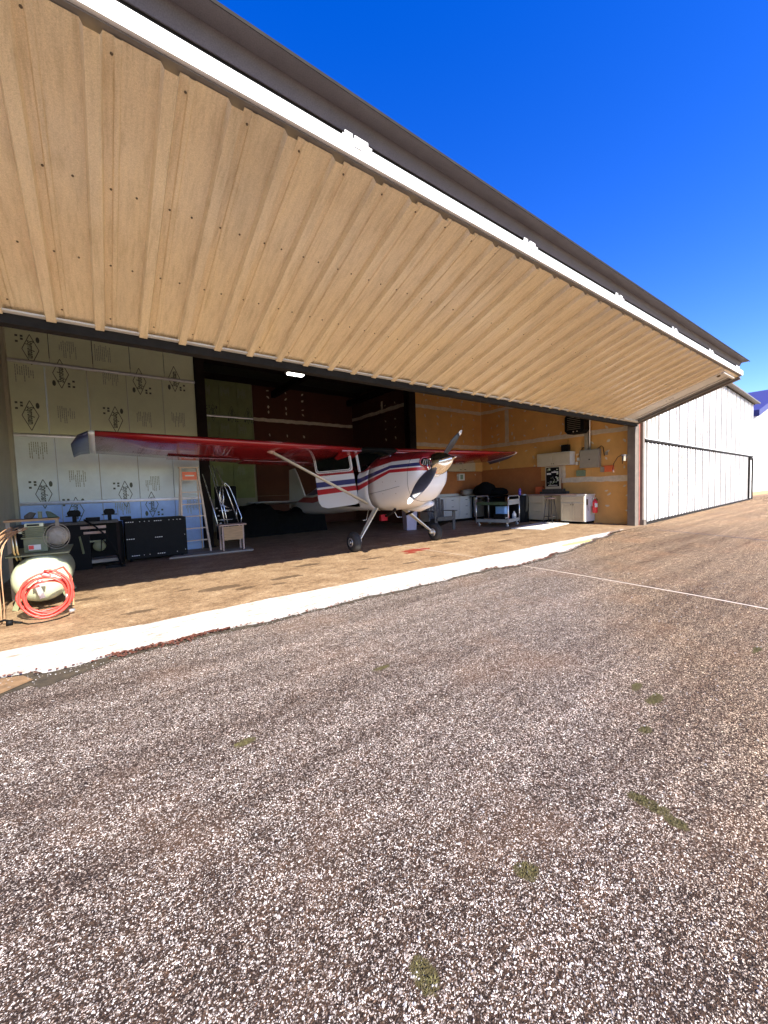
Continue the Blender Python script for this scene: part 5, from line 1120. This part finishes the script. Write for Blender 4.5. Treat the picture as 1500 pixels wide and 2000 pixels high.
wbox('orange_notice', 5.42, 5.74, 1.60, 1.80, 'orange', 'bright orange notice on the wall right of the electrical panel', 'notice', .012)
wbox('green_junction_box', 6.28, 6.56, 1.50, 1.70, 'green2', 'dull green box under the left of the electrical panel', 'junction box')
oc = wbox('outlet_box', 6.5, 6.58, 1.88, 1.98, 'cabw', 'small white outlet box left of the electrical panel, lower of two', 'outlet'); oc2 = wbox('switch_box', 6.45, 6.53, 2.02, 2.11, 'cabw', 'small white switch box left of the electrical panel, upper of two', 'switch')
wbox('thermostat', 5.60, 5.66, 2.12, 2.22, 'grey', 'small grey thermostat on the wall right of the electrical panel', 'thermostat')
wbox('disconnect_box', 5.70, 5.80, 1.60, 1.76, 'grey', 'little grey box between the electrical panel and the orange notice', 'electrical box')
# door limit bracket with cord by the jamb
bk_ = thing('cord_bracket', (12.25, 4.9, 1.9), 'steel bracket with hanging cord on the brown jamb', 'bracket')
mb = MB(); mb.box((12.12, 4.92, 2.02), (12.62, 4.98, 2.06)); mb.box((12.56, 4.93, 1.86), (12.60, 4.97, 2.02)); obj('arm', mb, 'galv', bk_)
mb = MB(); mb.box((12.18, 4.93, 1.88), (12.36, 4.98, 2.015)); obj('backplate', mb, 'grey', bk_)
mb = MB(); mb.tube([(12.12, 4.95, 2.05), (11.92, 4.98, 1.98), (11.72, 5.0, 1.80), (11.66, 5.0, 1.66), (11.70, 5.0, 1.55)], .008, 6); mb.tube([(12.14, 4.95, 2.02), (12.15, 4.95, 1.80)], .008, 6); obj('cord', mb, 'steel_dark', bk_)
mb = MB(); mb.lathe((11.68, 5.0, 1.63), (.25, 0, -1), [(0, .012), (.02, .02), (.08, .018)], 8); obj('cord_plug', mb, 'wood2', bk_)
# fire extinguisher on the white cabinet end
fe = thing('fire_extinguisher', (12.45, 5.9, .3), 'red fire extinguisher hanging on the white cabinet end', 'fire extinguisher')
fc = Vector((12.50, 5.88, .34))
mb = MB(); mb.lathe(fc, (0, 0, 1), [(0, .06), (.015, .075), (.34, .075), (.39, .05), (.41, .025), (.44, .025)], 20); cy = obj('cylinder', mb, 'fired', fe)
mb = MB(); mb.prism([fc + Vector((.077 * math.cos(q), .077 * math.sin(q), .18)) for q in [R(200 + 14 * k) for k in range(7)]] + [fc + Vector((.079 * math.cos(q), .079 * math.sin(q), .18)) for q in [R(284 - 14 * k) for k in range(7)]], (0, 0, .12)); obj('label_plate', mb, 'cabw', cy)
mb = MB(); mb.box((fc.x - .09, fc.y - .012, fc.z + .44), (fc.x + .05, fc.y + .012, fc.z + .47)); mb.bar(fc + Vector((-.09, 0, .50)), fc + Vector((.03, 0, .48)), .02, .012); obj('valve_lever', mb, 'galv', fe)
mb = MB(); mb.tube([fc + Vector((.03, 0, .45)), fc + Vector((.10, -.02, .42)), fc + Vector((.11, -.02, .25)), fc + Vector((.10, -.02, .08))], .010, 6); obj('hose', mb, 'black', fe)
mb = MB(); mb.box((fc.x - .02, 5.95, .55), (fc.x + .02, 5.999, .82)); obj('wall_hook', mb, 'galv', fe)
mb = MB(); mb.box((12.20, 5.975, .60), (12.25, 5.999, .78)); mb.tube([(12.22, 5.97, .6), (12.24, 5.96, .42)], .006, 5); single('wrench_on_hook', mb, 'steel_dark', 'dark tool hanging on the white cabinet end left of the extinguisher', 'tool', (12.22, 5.98, .6))
# mat on the floor
mb = MB(); mb.prism([(10.0, 6.15, .010), (12.0, 6.45, .010), (11.9, 7.35, .010), (9.75, 6.98, .010)], (0, 0, .018)); single('floor_mat', mb, 'pad', 'pale dirty mat on the floor in front of the workbench', 'mat', (10.9, 6.7, 0))
# adirondack chair
ac = thing('adirondack_chair', (8.6, 8.7, 0), 'dark slatted adirondack chair behind the right main wheel', 'chair')
co = Vector((8.50, 8.77, 0)); fy = Vector((-.2, -.98, 0)); fxv = Vector((.98, -.2, 0))
def cpn(a, f_, z): return co + fxv * a + fy * f_ + Vector((0, 0, z))
for i in range(6):
    a = -.24 + .096 * i; top = 1.0 - .35 * (a / .3) ** 2 * .4
    mb = MB(); mb.bar(cpn(a * .9, -.02, .28), cpn(a * 1.3, -.20, top), .078, .018, tuple(fy), .095); obj('back_slat', mb, 'darkwood', ac)
for i in range(5):
    mb = MB(); mb.bar(cpn(-.27, .0 + .10 * i, .30 + .025 * i), cpn(.27, .0 + .10 * i, .30 + .025 * i), .085, .018, (0, 0, 1)); obj('seat_slat', mb, 'darkwood', ac)
for sx in (-1, 1):
    mb = MB(); mb.bar(cpn(sx * .34, -.30, .56), cpn(sx * .36, .48, .58), .11, .022, (0, 0, 1)); obj('arm', mb, 'darkwood', ac)
    mb = MB(); mb.bar(cpn(sx * .31, .42, 0), cpn(sx * .33, .40, .57), .09, .03, tuple(fy)); obj('front_leg', mb, 'darkwood', ac)
    mb = MB(); mb.bar(cpn(sx * .29, .45, .36), cpn(sx * .29, -.50, .03), .025, .11, (0, 0, 1)); obj('rear_leg', mb, 'darkwood', ac)
mb = MB(); mb.bar(cpn(-.29, .44, .35), cpn(.29, .44, .35), .02, .11, (0, 0, 1)); obj('seat_apron', mb, 'darkwood', ac)
# bin under the nose
bi = thing('waste_bin', (7.75, 9.4, 0), 'pale mauve waste bin behind the right gear leg', 'bin')
mb = MB(); q0 = [(7.62, 9.2), (7.92, 9.12), (8.02, 9.42), (7.72, 9.5)]; q1 = [(7.58, 9.17), (7.94, 9.08), (8.06, 9.45), (7.70, 9.54)]
mb.loft([[(x_, y_, .01) for x_, y_ in q0], [(x_, y_, .60) for x_, y_ in q1]], smooth=False); obj('bin_body', mb, 'pinkbin', bi)
mb = MB(); mb.prism([(x_, y_, .602) for x_, y_ in q1], (0, 0, .03)); obj('bin_lid', mb, 'cart', bi)
mb = MB(); mb.box((7.15, 9.9, .3), (7.4, 10.0, .5)); single('red_fuel_can', mb, 'fired', 'small red can in the dark under the airplane nose', 'fuel can', (7.3, 9.95, .3))
# fluorescent fixture, lit
fl = thing('ceiling_light', (3.6, 8.0, 3.9), 'lit fluorescent fixture under the dark hangar ceiling', 'ceiling light')
mb = MB(); mb.box((3.42, 7.90, 3.85), (3.82, 8.10, 3.89)); obj('housing', mb, 'galv', fl)
mb = MB(); mb.tube([(3.45, 7.95, 3.835), (3.79, 7.95, 3.835)], .018, 8); mb.tube([(3.45, 8.04, 3.835), (3.79, 8.04, 3.835)], .018, 8); obj('tube_lamp', mb, 'lamp', fl)
mb = MB(); mb.tube([(3.48, 8.02, 3.89), (3.48, 8.02, 5.3)], .004, 5); mb.tube([(3.76, 8.02, 3.89), (3.76, 8.02, 5.3)], .004, 5); obj('hanger_chain', mb, 'steel_dark', fl)
bpy.data.meshes.remove(txt_me)
